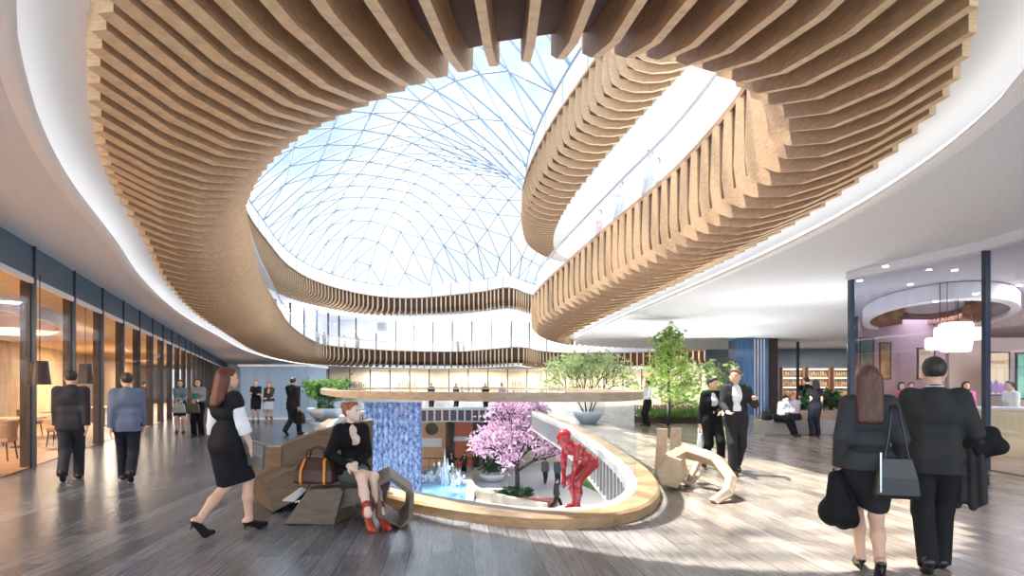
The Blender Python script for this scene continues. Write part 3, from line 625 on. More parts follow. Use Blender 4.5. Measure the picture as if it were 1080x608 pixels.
    for it in outfit:
        kd, m = it[0], it[1]; op_ = it[2] if len(it) > 2 else {}
        if kd in ('jacket', 'shirt', 'coat'):
            i = iv*(1.0 if kd != 'shirt' else .75)+(.004 if kd != 'shirt' else 0); hem = op_.get('hem', .46); wp = op_.get('w', .0)
            pr = tor(i)[:-1]; dz = .535-hem
            if dz > .05 or (dz > 0 and kd == 'jacket'): pr += [C(S(-.044,-.004,.535), S(.044,-.004,.535), .060*h+i), C(S(-.048-wp,-.004,hem), S(.048+wp,-.004,hem), .062*h+i)]
            pr += [C(S(0,-.020,.79), S(0,-.018,.838), (.046 if f else .054)*h+i*.6, (.030 if f else .034)*h+i*.7)]
            up = Rs@np.array([0,0,1.0]); cuts = [(-up, -float(up@S(0,0,hem)))]
            subs = []
            if op_.get('open'): 
                o_ = op_['open']; subs = [C(S(0,.062,.86), S(0,.078,.66), (.024*h*o_), .019*h*o_), C(S(0,.078,.66), S(0,.074,.44), .019*h*o_, .020*h*o_)]
            elif kd != 'shirt' or op_.get('v'): subs = [C(S(0,.048,.875), S(0,.076,.70), .034*h, .020*h), C(S(0,.046,.83), S(0,.056,.76), .034*h, .034*h), C(S(0,.056,.76), S(0,.078,.70), .034*h, .022*h)]
            gs = [G(pr, .035*h, cuts, subs)]; sl_ = op_.get('sleeve', 1.0)
            for s in (-1, 1):
                e, w_ = J['elb', s], J['wri', s]
                if sl_ > .99: ar = [C(sh[s], e, .034*h+i*.7, .030*h+i*.6), C(e, w_, .029*h+i*.6, .023*h+i*.5)]
                elif sl_ >= .5: ar = [C(sh[s], e, .036*h+i*.8, .030*h+i*.6), C(e, e+(w_-e)*(sl_-.5)*2, .029*h+i*.6, .026*h+i*.5)]
                elif sl_ > 0: ar = [C(sh[s], sh[s]+(e-sh[s])*sl_*2, .037*h+i*.7, .033*h+i*.7)]
                else: continue
                lastd = unit(ar[-1][2]-ar[-1][1]); gs[0]['prims'] += ar[:-1]; 
                gs.append(G(ar, .01, [(lastd, float(lastd@ar[-1][2]))]))
            part(op_.get('name', kd), gs, m)
            if kd == 'jacket' and op_.get('collar', True) is not None and op_.get('collar', True):
                part('shirt', [G([C(neck+Rs@np.array([0,-.004*h,-.012*h]), neck+Rs@np.array([0,.002*h,.018*h]), (.034 if f else .040)*h+.003, (.031 if f else .036)*h+.002)]+[C(S(0,.035,.80), S(0,.055,.62), .045*h, .035*h)], .01, [(Rs@Rp@np.array([0,0,1.0]), float((Rs@np.array([0,0,1.0]))@(neck+Rs@np.array([0,0,.022*h]))))])], op_.get('shirt', cloth((.85,.86,.9))))
        elif kd == 'sleeves':
            for s in (-1, 1):
                gs = []; e, w_ = J['elb', s], J['wri', s]; e2 = e+(w_-e)*op_.get('to', .3); dd = unit(w_-e); gs.append(G([C(sh[s], e, .034*h+iv*.6, .032*h+iv*.8), C(e, e2, .031*h+iv*.8, .034*h+iv)], .02, [(dd, float(dd@e2))]))
                part('sleeve', gs, m)
        elif kd == 'trousers':
            gs = []; low = op_.get('to', 1.0)
            for s in (-1, 1):
                a = J['ank', s]; k = J['knee', s]; d = unit(a-k); fl_ = op_.get('flare', .010)
                e_ = a+d*.030*h if low >= 1 else k+(a-k)*low
                gs.append(G([C(hip[s]+np.array([0,0,.01*h]), k, .056*h+iv*.8, .040*h+iv*.9), C(k, e_, .040*h+iv*.8, .028*h+fl_*h+iv*.6)], .02*h, [(d, float(d@e_))]))
            gs.append(G([C(S(-.040,-.004,.535), S(.040,-.004,.535), .058*h+iv*.8), C(hip[-1], hip[1], .056*h+iv*.8), C(S(-.036,0,.585), S(.036,0,.585), .052*h+iv*.8), C(hip[-1], hip[-1]*.75+J['knee', -1]*.25, .056*h+iv*.8, .052*h+iv*.8), C(hip[1], hip[1]*.75+J['knee', 1]*.25, .056*h+iv*.8, .052*h+iv*.8)], .03*h, [(Rs@np.array([0,0,1.0]), float((Rs@np.array([0,0,1.0]))@S(0,0,.60)))]))
            part('trousers', gs, m)
        elif kd in ('skirt', 'dress'):
            to = op_.get('to', .9); gs = []; i = iv*1.2+.004; pr = [C(S(-.038,-.008,.545), S(.038,-.008,.545), .056*h+i*.8), C(S(-.034,0,.60), S(.034,0,.60), .046*h+i)]
            for t in np.linspace(0, to, 7):
                L_, R_ = [(hip[s]+(J['knee', s]-hip[s])*min(t, 1))+((J['ank', s]-J['knee', s])*max(0, t-1)) for s in (-1, 1)]; r = (.050-.013*min(t, 1))*h+i*.7+op_.get('flare', 0)*t*h
                pr.append(C(L_, R_, r))
            ce = .5*(hip[-1]+hip[1]); dn = unit(.5*(J['knee', -1]+J['knee', 1])-ce); tip = ce+dn*np.linalg.norm(.5*(J['knee', -1]+J['knee', 1])-ce)*to
            gs.append(G(pr, .03*h, [(dn, float(dn@tip))]))
            if kd == 'dress':
                gs[0]['prims'] += tor(iv*.75)[:-1]; gs[0]['subs'] = [C(S(0,.03,.875), S(0,.07,.80), .035*h, .02*h)]
                if op_.get('cap'):
                    gs[0]['prims'] += [C(sh[s], sh[s]+(J['elb', s]-sh[s])*.22+np.array([s*.004*h,0,.004*h]), 0.038*h+iv, .038*h+iv) for s in (-1, 1)]
            part(kd, gs, m)
        elif kd == 'shoes':
            gs = []
            for s in (-1, 1):
                a, he, ba, to, dn, fw = foot(s); i = max(.006, vox*.55)
                pr = [C(he+dn*.002, ba, .019*h+i, .021*h+i), C(ba, to, .021*h+i, .015*h+i)]
                if op_.get('boot'): pr.append(C(a+(J['knee', s]-a)*.12*op_['boot'], he, .026*h+i, .022*h+i))
                elif not hl: pr.append(C(a, he, .021*h+i, .021*h+i))
                gs.append(G(pr, .015*h, [] if (hl or abs(ps['lp' if s < 0 else 'rp']) > .1) else [((0,0,-1), -(J['ank', s][2]-.045*h))]))
                if hl: gs.append(G([C(he+dn*.012*h, he+np.array([0,0,-1.0])*(hl*.8+.012*h)-fw*.004*h if abs(ps['lp' if s < 0 else 'rp']) < .2 else he+dn*(hl*.8+.012*h), max(.010*h, vox*.6), max(.005*h, vox*.55))], .0))
                part('shoe', gs, m, min(vox, .014)); gs = []
    hk, hcol = hair[:2]; hm = hair_mat(hcol)
    up = Rh@np.array([0,0,1.0]); fo = Rh@np.array([0,1.0,0])
    cap = [E(Hd(0,-.009,.018), (.047*h+vox*.3,.058*h+vox*.3,.054*h+vox*.3), Rh.T), E(Hd(0,.012,.048), (.038*h,.040*h,.024*h), Rh.T)]
    cn = unit(fo*.80-up*.60); cuts = [(cn, float(cn@Hd(0,.020,.022)))]
    strand = (lambda X: .0022*np.sin(X[..., 0]*190)*np.sin(X[..., 1]*170+X[..., 2]*25)) if fine else None
    if hk == 'short': gs = [G(cap, .01, cuts+[(-up, -float(up@Hd(0,0,-.034)))], post=strand)]
    elif hk == 'long':
        ln = hair[2] if len(hair) > 2 else .12
        z = lambda x, y, d: Hd(x, y, -.02)+Rs@np.array([0,-.036*h,-d*h])
        back = [C(Hd(x,-.036,.01), z(x*1.25,-.042,ln), .028*h, .020*h) for x in (-.028,0,.028)]+[C(Hd(s*.040,-.012,.0), z(s*.048,-.015,ln*.8), .016*h, .014*h) for s in (-1, 1)]
        gs = [G(cap, .012, cuts), G(back, .02*h, post=strand)]
    elif hk == 'bob': gs = [G(cap+[C(Hd(s*.034,-.010,.0), Hd(s*.036,-.006,-.045), .022*h, .016*h) for s in (-1, 1)]+[C(Hd(0,-.03,0), Hd(0,-.035,-.04), .038*h, .03*h)], .014, [(cn, float(cn@Hd(0,.024,.016)))])]
    elif hk == 'bun': gs = [G(cap, .01, cuts+[(-up, -float(up@Hd(0,0,-.030)))]), G([E(Hd(0,-.052,.050), (.026*h,)*3)], 0)]
    else: gs = None
    if gs: part('hair', gs, hm)
    if fine and hk != 'none':
        e = MB()
        for s in (-1, 1): e.ball(Hd(s*.018,.0485,.008), .0058*h, 8, 6)
        link('eyes', e.mesh('eyes', True), EYE, o)
        if f: e = MB(); e.ball(Hd(0,.0535,-.030), (.011*h,.0045*h,.0045*h), 10, 6); link('lips', e.mesh('lips', True), LIP, o)
    c, s_ = math.cos(yaw), math.sin(yaw)
    W = lambda p: Vector((loc[0]+c*p[0]-s_*p[1], loc[1]+s_*p[0]+c*p[1], loc[2]+p[2]))
    o_j = {k2: W(v) for k2, v in J.items()}; o_j['W'] = W; o_j['S'] = lambda x, y, z: W(S(x, y, z)); o_j['yaw'] = yaw; o_j['h'] = h; o_j['obj'] = o; o_j['sh', -1] = W(sh[-1]); o_j['sh', 1] = W(sh[1])
    return o_j
suit_d = cloth((.045,.048,.062)); suit_b = cloth((.13,.165,.27)); suit_k = cloth((.018,.018,.02)); navy_t = cloth((.022,.026,.045)); white_c = cloth((.82,.84,.88)); shoe = LEATHER
JK = lambda m, **k: ('jacket', m, k)
STEP_L = dict(la=(-.045,.12,.045), ra=(.045,-.15,.095), lp=0, rp=.75, lw=(-.118,-.06,.485), rw=(.118,.07,.49))
STEP_R = dict(la=(-.045,-.15,.095), ra=(.045,.12,.045), lp=.75, rp=0, lw=(-.118,.07,.49), rw=(.118,-.06,.485))
STAND = dict(la=(-.055,0,.045), ra=(.055,.02,.045), lp=0, rp=0, lw=(-.118,.02,.48), rw=(.118,.02,.48), curl=.4)
def at(px, py): p = P(px, py); return (p.x, p.y, 0)
p1 = person('man in a dark charcoal suit walking away beside the left shopfront, nearest the frame edge', at(75,507), (-.62,1), 1.76, 'm', .013, STEP_R, [('trousers', suit_d), JK(suit_d), ('shoes', shoe)], ('short', (.012,.010,.010)))
p2 = person('man in a blue grey suit walking away along the left shopfront', at(134,508), (-.50,1), 1.72, 'm', .013, {**STEP_L, 'yaw': .25}, [('trousers', navy_t), JK(suit_b), ('shoes', shoe)], ('short', (.05,.03,.022)))
dress_k = cloth((.020,.020,.026))
p5 = person('red haired woman in a black dress with white sleeves striding past the timber bench', (-2.88,5.72,0), (.42,.90), 1.66, 'f', .009,
    dict(la=(-.03,-.15,.09), ra=(.035,.14,.045), lp=.5, rp=.0, heel=.075, lw=(-.12,.02,.49), rw=(.135,.085,.50), yaw=-.35, pel=(0,0,.545), lel=(-.3,-1,0), rel=(.35,-1,0), ln=(1,.2,0)),
    [('sleeves', white_c, dict(to=.35)), ('dress', dress_k, dict(to=.98, cap=True)), ('shoes', shoe)], ('long', (.115,.028,.016), .13))
p12w = person('woman with long reddish brown hair and dark skirt suit walking away, foreground right', (2.82,4.50,0), (.45,1), 1.645, 'f', .009,
    dict(la=(-.02,.10,.045), ra=(.022,-.16,.085), lp=0, rp=.6, heel=.07, lw=(-.125,.03,.52), rw=(.125,.10,.56), pel=(0,0,.54), lel=(-.3,-1,0), rel=(.3,-1,.1)),
    [('skirt', cloth((.03,.032,.037)), dict(to=.86)), JK(cloth((.055,.057,.066)), hem=.50, collar=False), ('shoes', shoe)], ('long', (.10,.040,.026), .17))
p12m = person('man in a charcoal suit walking away with a coat over his right arm', (3.43,4.62,0), (.60,1), 1.74, 'm', .009,
    dict(la=(-.035,-.12,.08), ra=(.035,.10,.045), lp=.55, rp=0, lw=(-.12,.06,.50), rw=(.13,.13,.58), rel=(.35,-1,0)),
    [('trousers', cloth((.024,.024,.026))), JK(cloth((.048,.047,.047))), ('shoes', shoe)], ('short', (.028,.022,.016)))
# ================================================================ the lower court seen through the opening
ZL = -5.0
def PL(px, py, z=ZL): return P(px, py, z)
def poly(name, pts, z, m, kind='structure', th=0.0):
    k = MB(); q = [(p[0], p[1], z) for p in pts]
    if th: k.prism([(x, y, z-th) for x, y, z in q], (0,0,th))
    else: k.add(q, [tuple(range(len(q)))])
    if not th:
        a = sum(q[i][0]*q[(i+1) % len(q)][1]-q[(i+1) % len(q)][0]*q[i][1] for i in range(len(q)))
        if a < 0: k.f = [f[::-1] for f in k.f]
    o = k.build(name, m); return tag(o, kind=kind) if kind else o
poly('floor_lower', [(-40,10),(40,10),(40,60),(-40,60)], ZL, mat('grey_lilac_paving', (.52,.50,.56), .6, var=.06, scale=.6))
pp = lambda L_: [(PL(*q).x, PL(*q).y) for q in L_]
o = poly('white_paving', [tuple(p) for p in catmull(pp([(500,545),(502,525),(520,512),(545,520),(580,517),(612,512),(640,516),(652,530),(640,552),(590,560),(540,560)]), 8)], ZL+.03, mat('white_paving', (.62,.61,.60), .6), None, .03)
tag(o, 'bright white curved paving around the pink tree on the lower court', 'paving', kind=None)
o = poly('lawn', [tuple(p) for p in catmull(pp([(597,504),(612,497),(640,494),(680,496),(680,515),(650,530),(628,519),(612,512)]), 8)], ZL+.06, mat('lawn_green', (.10,.21,.035), .9, var=.4, scale=2, bump=.6), None, .06)
tag(o, 'green lawn behind the red giant on the lower court', 'lawn')
# low curved timber wall
cw = catmull(pp([(523,497),(508,501),(497,508),(495,518),(505,526),(525,532),(545,537),(575,543)]), 8, False)
k = MB(); nn_ = normals2(cw, False); k.loft([[(p[0]+q[0]*a, p[1]+q[1]*a, ZL+z) for a, z in ((-.2,0),(-.2,.55),(.2,.55),(.2,0))] for p, q in zip(cw, nn_)], True, True)
tag(k.build('curved_kerb', mat('sand_stone_kerb', (.55,.46,.36), .6)), 'low sand coloured wall curling around the fountain pool', 'kerb')
# pool and fountain
pc = catmull(pp([(440,536),(440,508),(455,501),(480,503),(491,512),(492,527),(484,540)]), 8)
root = empty('fountain_pool', (0,0,ZL)); tag(root, 'bright blue oval fountain pool on the lower court', 'pool')
k = MB(); k.prism([(p[0], p[1], 0) for p in pc], (0,0,.28)); k.build('water', mat('pool_water', (.16,.42,.72), .08, var=.5, scale=.8), root)
k = MB(); nn_ = normals2(pc); s_ = 1 if sum(pc[i][0]*pc[(i+1)%len(pc)][1]-pc[(i+1)%len(pc)][0]*pc[i][1] for i in range(len(pc))) > 0 else -1
rr = [[(p[0]+q[0]*a*s_, p[1]+q[1]*a*s_, z) for a, z in ((0,0),(0,.42),(.45,.42),(.45,0))] for p, q in zip(pc, nn_)]; rr.append(rr[0]); k.loft(rr, True, False); k.build('rim', M['stone'], root)
jet_m = mat('white_water_spray', (.93,.96,1), .4, bump=.5, scale=6)
JETS = [('far left', 452, 513, 492), ('inner left', 463, 510, 482), ('tallest middle', 470, 516, 463), ('middle right', 478, 512, 488), ('right', 485, 517, 490)]
for nm, px, py, top in JETS:
    b = PL(px, py); hh = (py-top)*b.y/F; k = MB()
    for j in range(12):
        a_, q_ = random.random()*6.28, random.uniform(.05,.34); hj = hh*(1-.75*q_/.34)*random.uniform(.8,1); dx, dy = math.cos(a_), math.sin(a_)
        k.tube([(dx*q_*.3, dy*q_*.3, .2), (dx*q_*.6, dy*q_*.6, hj*.6), (dx*q_*.9, dy*q_*.9, hj), (dx*q_*1.25, dy*q_*1.25, hj*.75), (dx*q_*1.5, dy*q_*1.5, .25)], [.05,.04,.035,.045,.06], 6)
    for j in range(14): k.ball((random.uniform(-.5,.5), random.uniform(-.5,.5), .3+random.random()**2*hh*.5), (.08,.08,.14), 6, 4)
    tag(k.build('fountain_jet', jet_m, None, (b.x, b.y, ZL), smooth=True), {'far left': 'leftmost white water jet of the fountain pool', 'inner left': 'second white water jet from the left in the fountain pool', 'tallest middle': 'tallest white water jet in the middle of the fountain pool', 'middle right': 'white water jet just right of the tallest one', 'right': 'rightmost white water jet of the fountain pool'}[nm], 'fountain', 'jets of the fountain pool')
# water curtain rising beside the rail
wm, nt, bb = new_mat('water_curtain'); tc_ = N(nt, 'ShaderNodeTexCoord'); mp_ = N(nt, 'ShaderNodeMapping'); mp_.inputs['Scale'].default_value = (3.2,3.2,1.8)
n1 = N(nt, 'ShaderNodeTexNoise', Scale=3.0, Detail=7.0, Roughness=.75); rr_ = N(nt, 'ShaderNodeValToRGB'); e0, e1 = rr_.color_ramp.elements
e0.position = .40; e0.color = (.03,.07,.26,1); e1.position = .64; e1.color = (.46,.58,.80,1)
nt.links.new(tc_.outputs['Object'], mp_.inputs['Vector']); nt.links.new(mp_.outputs['Vector'], n1.inputs['Vector']); nt.links.new(n1.outputs['Fac'], rr_.inputs['Fac']); nt.links.new(rr_.outputs['Color'], bb.inputs['Base Color']); bb.inputs['Roughness'].default_value = .2
bp_ = N(nt, 'ShaderNodeBump', Strength=.6); nt.links.new(n1.outputs['Fac'], bp_.inputs['Height']); nt.links.new(bp_.outputs['Normal'], bb.inputs['Normal'])
root = empty('water_curtain', (-4.15,19.8,ZL)); tag(root, 'tall shimmering blue water curtain rising from the lower court behind the rail', 'water feature')
k = MB(); nx = 40
k.loft([[(-.98+1.96*i/nx, .04*math.sin(i*1.7)+.02*math.sin(i*.6+j), z) for i in range(nx+1)] for j, z in enumerate(np.linspace(.2, 5.95, 14))], False, False); k.build('water', wm, root, smooth=True)
k = MB(); k.box((0,.14,3.0), (1.96,.16,5.9)); k.build('backing_panel', mat('blue_backing', (.12,.2,.42), .4), root)
k = MB(); k.box((0,.02,6.03), (2.06,.4,.14)); k.build('spillway', M['stone'], root)
k = MB(); k.box((0,.05,.15), (2.5,1.0,.3)); k.build('basin', M['stone'], root)
# ---------------------------------------------------------------- foliage helpers
def leaves(m, pts, size, per, spread, rnd, flat=.5):
    for p in pts:
        for _ in range(per):
            c = Vector(p)+Vector((rnd.gauss(0,spread), rnd.gauss(0,spread), rnd.gauss(0,spread*.8))); s = size*rnd.uniform(.6,1.3)
            u = Vector((rnd.gauss(0,1), rnd.gauss(0,1), rnd.gauss(0,flat))).normalized(); w_ = u.orthogonal().normalized(); w_ = (w_*math.cos(rnd.random()*6.3)+u.cross(w_)*math.sin(rnd.random()*6.3))
            m.add([c-u*s, c+w_*s*.45+u*s*.1, c+u*s, c-w_*s*.45+u*s*.1], [(0,1,2,3)])
def branches(m, tips, p, d, r, L, depth, rnd, spread=.55, up=.15, split=3):
    q = p+d*L; mid = p+d*L*.5+Vector((rnd.gauss(0,.04), rnd.gauss(0,.04), 0))*L
    m.tube([p, mid, q], [r, r*.85, r*.68], 6); 
    if depth <= 2: tips.append(mid)
    if depth == 0: tips.append(q); return
    for i in range(split):
        a = 2*math.pi*(i+rnd.random()*.7)/split; o_ = d.orthogonal().normalized(); o2 = d.cross(o_)
        nd = (d+(o_*math.cos(a)+o2*math.sin(a))*spread*rnd.uniform(.7,1.3)+Vector((0,0,up))).normalized()
        branches(m, tips, q, nd, r*.66, L*rnd.uniform(.68,.86), depth-1, rnd, spread, up, split)
def leafmat(name, c1, c2):
    m, nt, b = new_mat(name); tc = N(nt, 'ShaderNodeTexCoord'); no = N(nt, 'ShaderNodeTexNoise', Scale=3.0, Detail=3.0); r = N(nt, 'ShaderNodeValToRGB')
    r.color_ramp.elements[0].position = .35; r.color_ramp.elements[1].position = .65; r.color_ramp.elements[0].color = (*c1,1); r.color_ramp.elements[1].color = (*c2,1)
    nt.links.new(tc.outputs['Object'], no.inputs['Vector']); nt.links.new(no.outputs['Fac'], r.inputs['Fac']); nt.links.new(r.outputs['Color'], b.inputs['Base Color']); b.inputs['Roughness'].default_value = .6
    tr = N(nt, 'ShaderNodeBsdfTranslucent'); nt.links.new(r.outputs['Color'], tr.inputs['Color']); mx = N(nt, 'ShaderNodeMixShader', Fac=.35)
    nt.links.new(b.outputs[0], mx.inputs[1]); nt.links.new(tr.outputs[0], mx.inputs[2]); nt.links.new(mx.outputs[0], nt.nodes['Material Output'].inputs['Surface']); return m
BARK = mat('dark_bark', (.045,.03,.035), .85, var=.3, scale=10); M['leaf_l'] = leafmat('light_green_leaf', (.22,.38,.07), (.52,.66,.22)); M['leaf_m'] = leafmat('mid_green_leaf', (.08,.20,.04), (.24,.40,.11)); M['leaf_d'] = leafmat('dark_green_leaf', (.02,.07,.03), (.08,.17,.07)); M['leaf_s'] = leafmat('sage_leaf', (.24,.34,.13), (.50,.60,.32))
SOIL = mat('soil', (.05,.035,.025), .95)
rnd = random.Random(3)
b = PL(545,529); k = MB(); tips = []; root = empty('blossom_tree', (b.x, b.y, ZL)); root.scale = (.76,.76,.80); tag(root, 'pink blossom tree standing in a planted mound on the lower court', 'tree')
k.tube([(0,0,0),(.05,0,1.2),(0,.05,2.3)], [.26,.2,.18], 8)
for i in range(6):
    a = i*1.05+.3; branches(k, tips, Vector((0,.05,2.1+.12*i)), Vector((math.cos(a)*.85, math.sin(a)*.85, .75 if i % 2 else .45)).normalized(), .12, 1.45, 3, rnd, .55, .10)
branches(k, tips, Vector((0,.05,2.3)), Vector((0,0,1)), .16, 1.6, 4, rnd, .5, .15)
k.build('trunk', BARK, root, smooth=True)
k = MB(); leaves(k, tips, .16, 9, .26, rnd, 1.0); k.build('blossom', leafmat('pink_blossom', (.70,.36,.56), (.93,.72,.84)), root)
k = MB(); k.lathe((0,0,0), [(1.45,0),(1.6,.25),(1.45,.45),(1.2,.4)], 24); k.build('planter_rim', M['stone'], root)
k = MB(); leaves(k, [(1.2*math.sqrt(rnd.random())*math.cos(t), 1.2*math.sqrt(rnd.random())*math.sin(t), .45+.35*rnd.random()) for t in np.linspace(0, 50, 150)], .2, 6, .12, rnd); k.build('groundcover', M['leaf_d'], root)
b = PL(519,508); root = empty('bowl_planter', (b.x, b.y, ZL)); root.scale = (.62,.62,.62); tag(root, 'white bowl planter with a dark green bush left of the pink tree', 'planter')
k = MB(); k.lathe((0,0,0), [(.8,0),(1.3,.4),(1.45,.85),(1.35,.85),(1.2,.6)], 24); k.build('bowl', M['white'], root, smooth=True)
k = MB(); leaves(k, [(rnd.gauss(0,.6), rnd.gauss(0,.6), 1.2+abs(rnd.gauss(0,.5))) for _ in range(80)], .2, 8, .2, rnd); k.build('foliage', M['leaf_d'], root)
b = PL(560,536); k = MB(); k.prism([(-.8,-.4,0),(1.3,-.7,0),(1.5,.5,0),(-.9,.6,0)], (0,0,.45)); tag(k.build('faceted_seat', mat('rust_red', (.32,.10,.08), .6), None, (b.x, b.y, ZL), bevel=.05), 'low rust red seat on the white paving beside the pink tree', 'seat')
b = PL(525,525); k = MB(); k.prism([(-.6,-.4,0),(.6,-.5,0),(.7,.4,0),(-.3,.5,0)], (0,0,.4)); tag(k.build('faceted_seat', mat('tan_wood_seat', (.50,.35,.22), .6), None, (b.x, b.y, ZL), bevel=.05), 'low tan seat on the white paving left of the tree mound', 'seat')
# lower shopfront across the far side
Y0 = 46.0
X = lambda px: (px-CX)*Y0/F
wall_strip('wall_lower_back', [(-40,Y0+1.5),(40,Y0+1.5)], ZL, -.8, mat('beige_lower_wall', (.55,.47,.40), .7, var=.15, scale=.4))
def panel(name, a, b_, z0, z1, m, lab, cat):
    k = MB(); k.box(((a+b_)/2, Y0, (z0+z1)/2), (b_-a, .4, z1-z0)); return tag(k.build(name, m), lab, cat)
pn = panel('kiosk_front', X(430), X(470), ZL+.02, -.85, mat('peach_panel', (.78,.46,.24), .6), 'peach coloured shopfront panel with a round dark sign, below the far balcony', 'shopfront')
k = MB(); k.box((X(447), Y0-.3, -3.0), (3.0,.2,.7)); k.build('white_sign_band', M['white'], pn)
k = MB(); k.tube([(X(456), Y0-.25, -1.9), (X(456), Y0-.45, -1.9)], .5, 20); k.build('round_sign', mat('dark_green_disc', (.03,.06,.035), .5), pn)
pn = panel('kiosk_front', X(480), X(499), ZL+.02, -.85, mat('coral_panel', (.70,.20,.11), .6), 'coral red shopfront panel below the far balcony', 'shopfront')
k = MB(); k.box((X(489), Y0-.3, -2.7), (1.5,.2,.35)); k.build('white_sign_band', M['white'], pn)
for i, px in enumerate((474,503,512,522,533)):
    k = MB(); k.box((X(px), Y0-.2, (ZL-.8)/2), (.35,.35,-.8-ZL)); tag(k.build('column', M['wdark']), ['slim dark column between the peach and coral shopfronts', 'slim dark column at the right edge of the coral shopfront', 'slim dark column right of the coral shopfront, second along', 'slim dark column behind the pink tree, third right of the coral panel', 'slim dark column hidden mostly by blossom, fourth right of the coral panel'][i], 'column', 'columns of the lower shopfronts')
k = MB(); 
for i in range(16): k.box((-8.0+i*.55, 43.5, ZL+.5), (.04,.04,1.0))
k.box((-3.9,43.5,ZL+1.0), (8.6,.06,.06)); tag(k.build('fence', M['dark']), 'low dark railing behind the fountain on the lower court', 'railing')
poly('wall_lower_left', [(-22,20),(-22,70)], 0, M['cream']) if False else wall_strip('wall_lower_left', [(-22,12),(-22,48)], ZL, -.8, M['cream'])
wall_strip('wall_lower_right', [(16,12),(16,48)], ZL, -.8, M['cream'])
# the red giant
RED = mat('glossy_red_lacquer', (.40,.010,.014), .16, var=.25, scale=3, coat=.6)
b = D(609,538,10.4); gz = b.z
k = MB(); k.lathe((0,0,0), [(.50,0),(.50,.1),(.40,.16),(.40,gz-ZL-.06),(.46,gz-ZL-.05),(.46,gz-ZL)], 28)
tag(k.build('plinth', M['stone'], None, (b.x+.03, b.y, ZL)), 'slender pale stone plinth carrying the red figure above the lower court', 'plinth')
person('glossy red figure sculpture bending forward with hands on its knees', (b.x, b.y, gz), (-.85,-.52), 1.92, 'm', .013,
    dict(hk=1.3, la=(-.075,.06,.045), ra=(.075,-.03,.045), lp=0, rp=0, pel=(0,-.16,.44), lean=.95, lw=(-.085,.14,.27), rw=(.085,.10,.26), lel=(-1,-.1,.2), rel=(1,-.1,.2), headabs=True, yaw=.0, pitch=.35, curl=.3, lk=(-.1,1,0), rk=(.1,1,0)),
    [], ('none', (0,0,0)), name='red_figure_sculpture', cat='sculpture', body_mat=RED)
# ================================================================ furniture and planting on the walkway
BW = wood('smoked_oak_bench', (.105,.078,.058), (.18,.135,.102), 5, (1,1,5), .45); BW2 = wood('warm_oak_panel', (.16,.10,.062), (.25,.165,.10), 5, (1,1,5), .45); BL = wood('blond_oak_bench', (.42,.31,.20), (.56,.43,.30), 5, (2,2,2), .5)
def wedge(front, Yf, back, Yb):                   # faceted block: front and back outlines given as seen in the photo, at two real distances
    m = MB(); m.loft([[D(x, y, Yf) for x, y in front], [D(x, y, Yb) for x, y in back]], True, True); return m
def fix(m):                                       # clamp to the floor
    m.v = [(v[0], v[1], max(v[2], 0.0)) for v in m.v]; return m
root = empty('sculptural_bench', (-2.3,6.9,0)); tag(root, 'long faceted brown timber bench with a slanting back, seated woman upon it', 'bench')
def bpart(name, m, mt): o = fix(m).build(name, mt, root, bevel=.008); o.matrix_parent_inverse = Matrix.Translation((2.3,-6.9,0)); return o
bpart('front_block', wedge([(299,553),(352,556),(362,519),(357,515),(326,517)], 6.15, [(306,550),(372,550),(372,509),(368,507),(330,509)], 6.62), BW)
bpart('seat_beam', wedge([(350,517),(395,514),(412,508),(405,530),(380,531),(352,540)], 6.25, [(350,509),(395,506),(411,501),(411,518),(380,520),(350,520)], 6.75), BW)
hexo = [(399,509),(412,503),(437,521),(436,548),(424,562),(398,547)]; hexi = [(401,513),(412,508),(432,523),(431,546),(423,556),(403,543)]
m = MB(); Y1, Y2 = 6.0, 6.65; A_ = [D(x,y,Y1) for x,y in hexo]; B_ = [D(x,y,Y1) for x,y in hexi]; A2 = [a+Vector((-.16,Y2-Y1,0.02)) for a in A_]; B2 = [a+Vector((-.16,Y2-Y1,0.02)) for a in B_]
rr = [[A_[i],A2[i],B2[i],B_[i]] for i in range(6)]; rr.append(rr[0]); m.loft(rr, True, False); bpart('hexagonal_end', m, BW)
bpart('left_block', wedge([(281,508),(303,497),(331,495),(328,512),(311,529),(288,541)], 6.75, [(268,503),(300,492),(334,490),(334,515),(311,527),(272,532)], 7.3), BW)
bpart('slanting_back', wedge([(296,471),(335,455),(393,443),(393,520),(296,530)], 7.35, [(296,469),(335,453),(393,441),(393,520),(296,527)], 7.5), BW)
bpart('end_panel', wedge([(261,472),(297,472),(297,531),(261,531)], 7.34, [(263,470),(297,470),(297,528),(263,528)], 7.5), BW2)
m = MB(); m.prism([D(297,529,6.55),D(318,514,6.75),D(324,517,6.75),D(310,530,6.5)], (0,.05,.01)); bpart('gap_plate', m, mat('pale_blue_gap', (.50,.58,.66), .4))  # pale plate standing in for a see-through gap in the bench
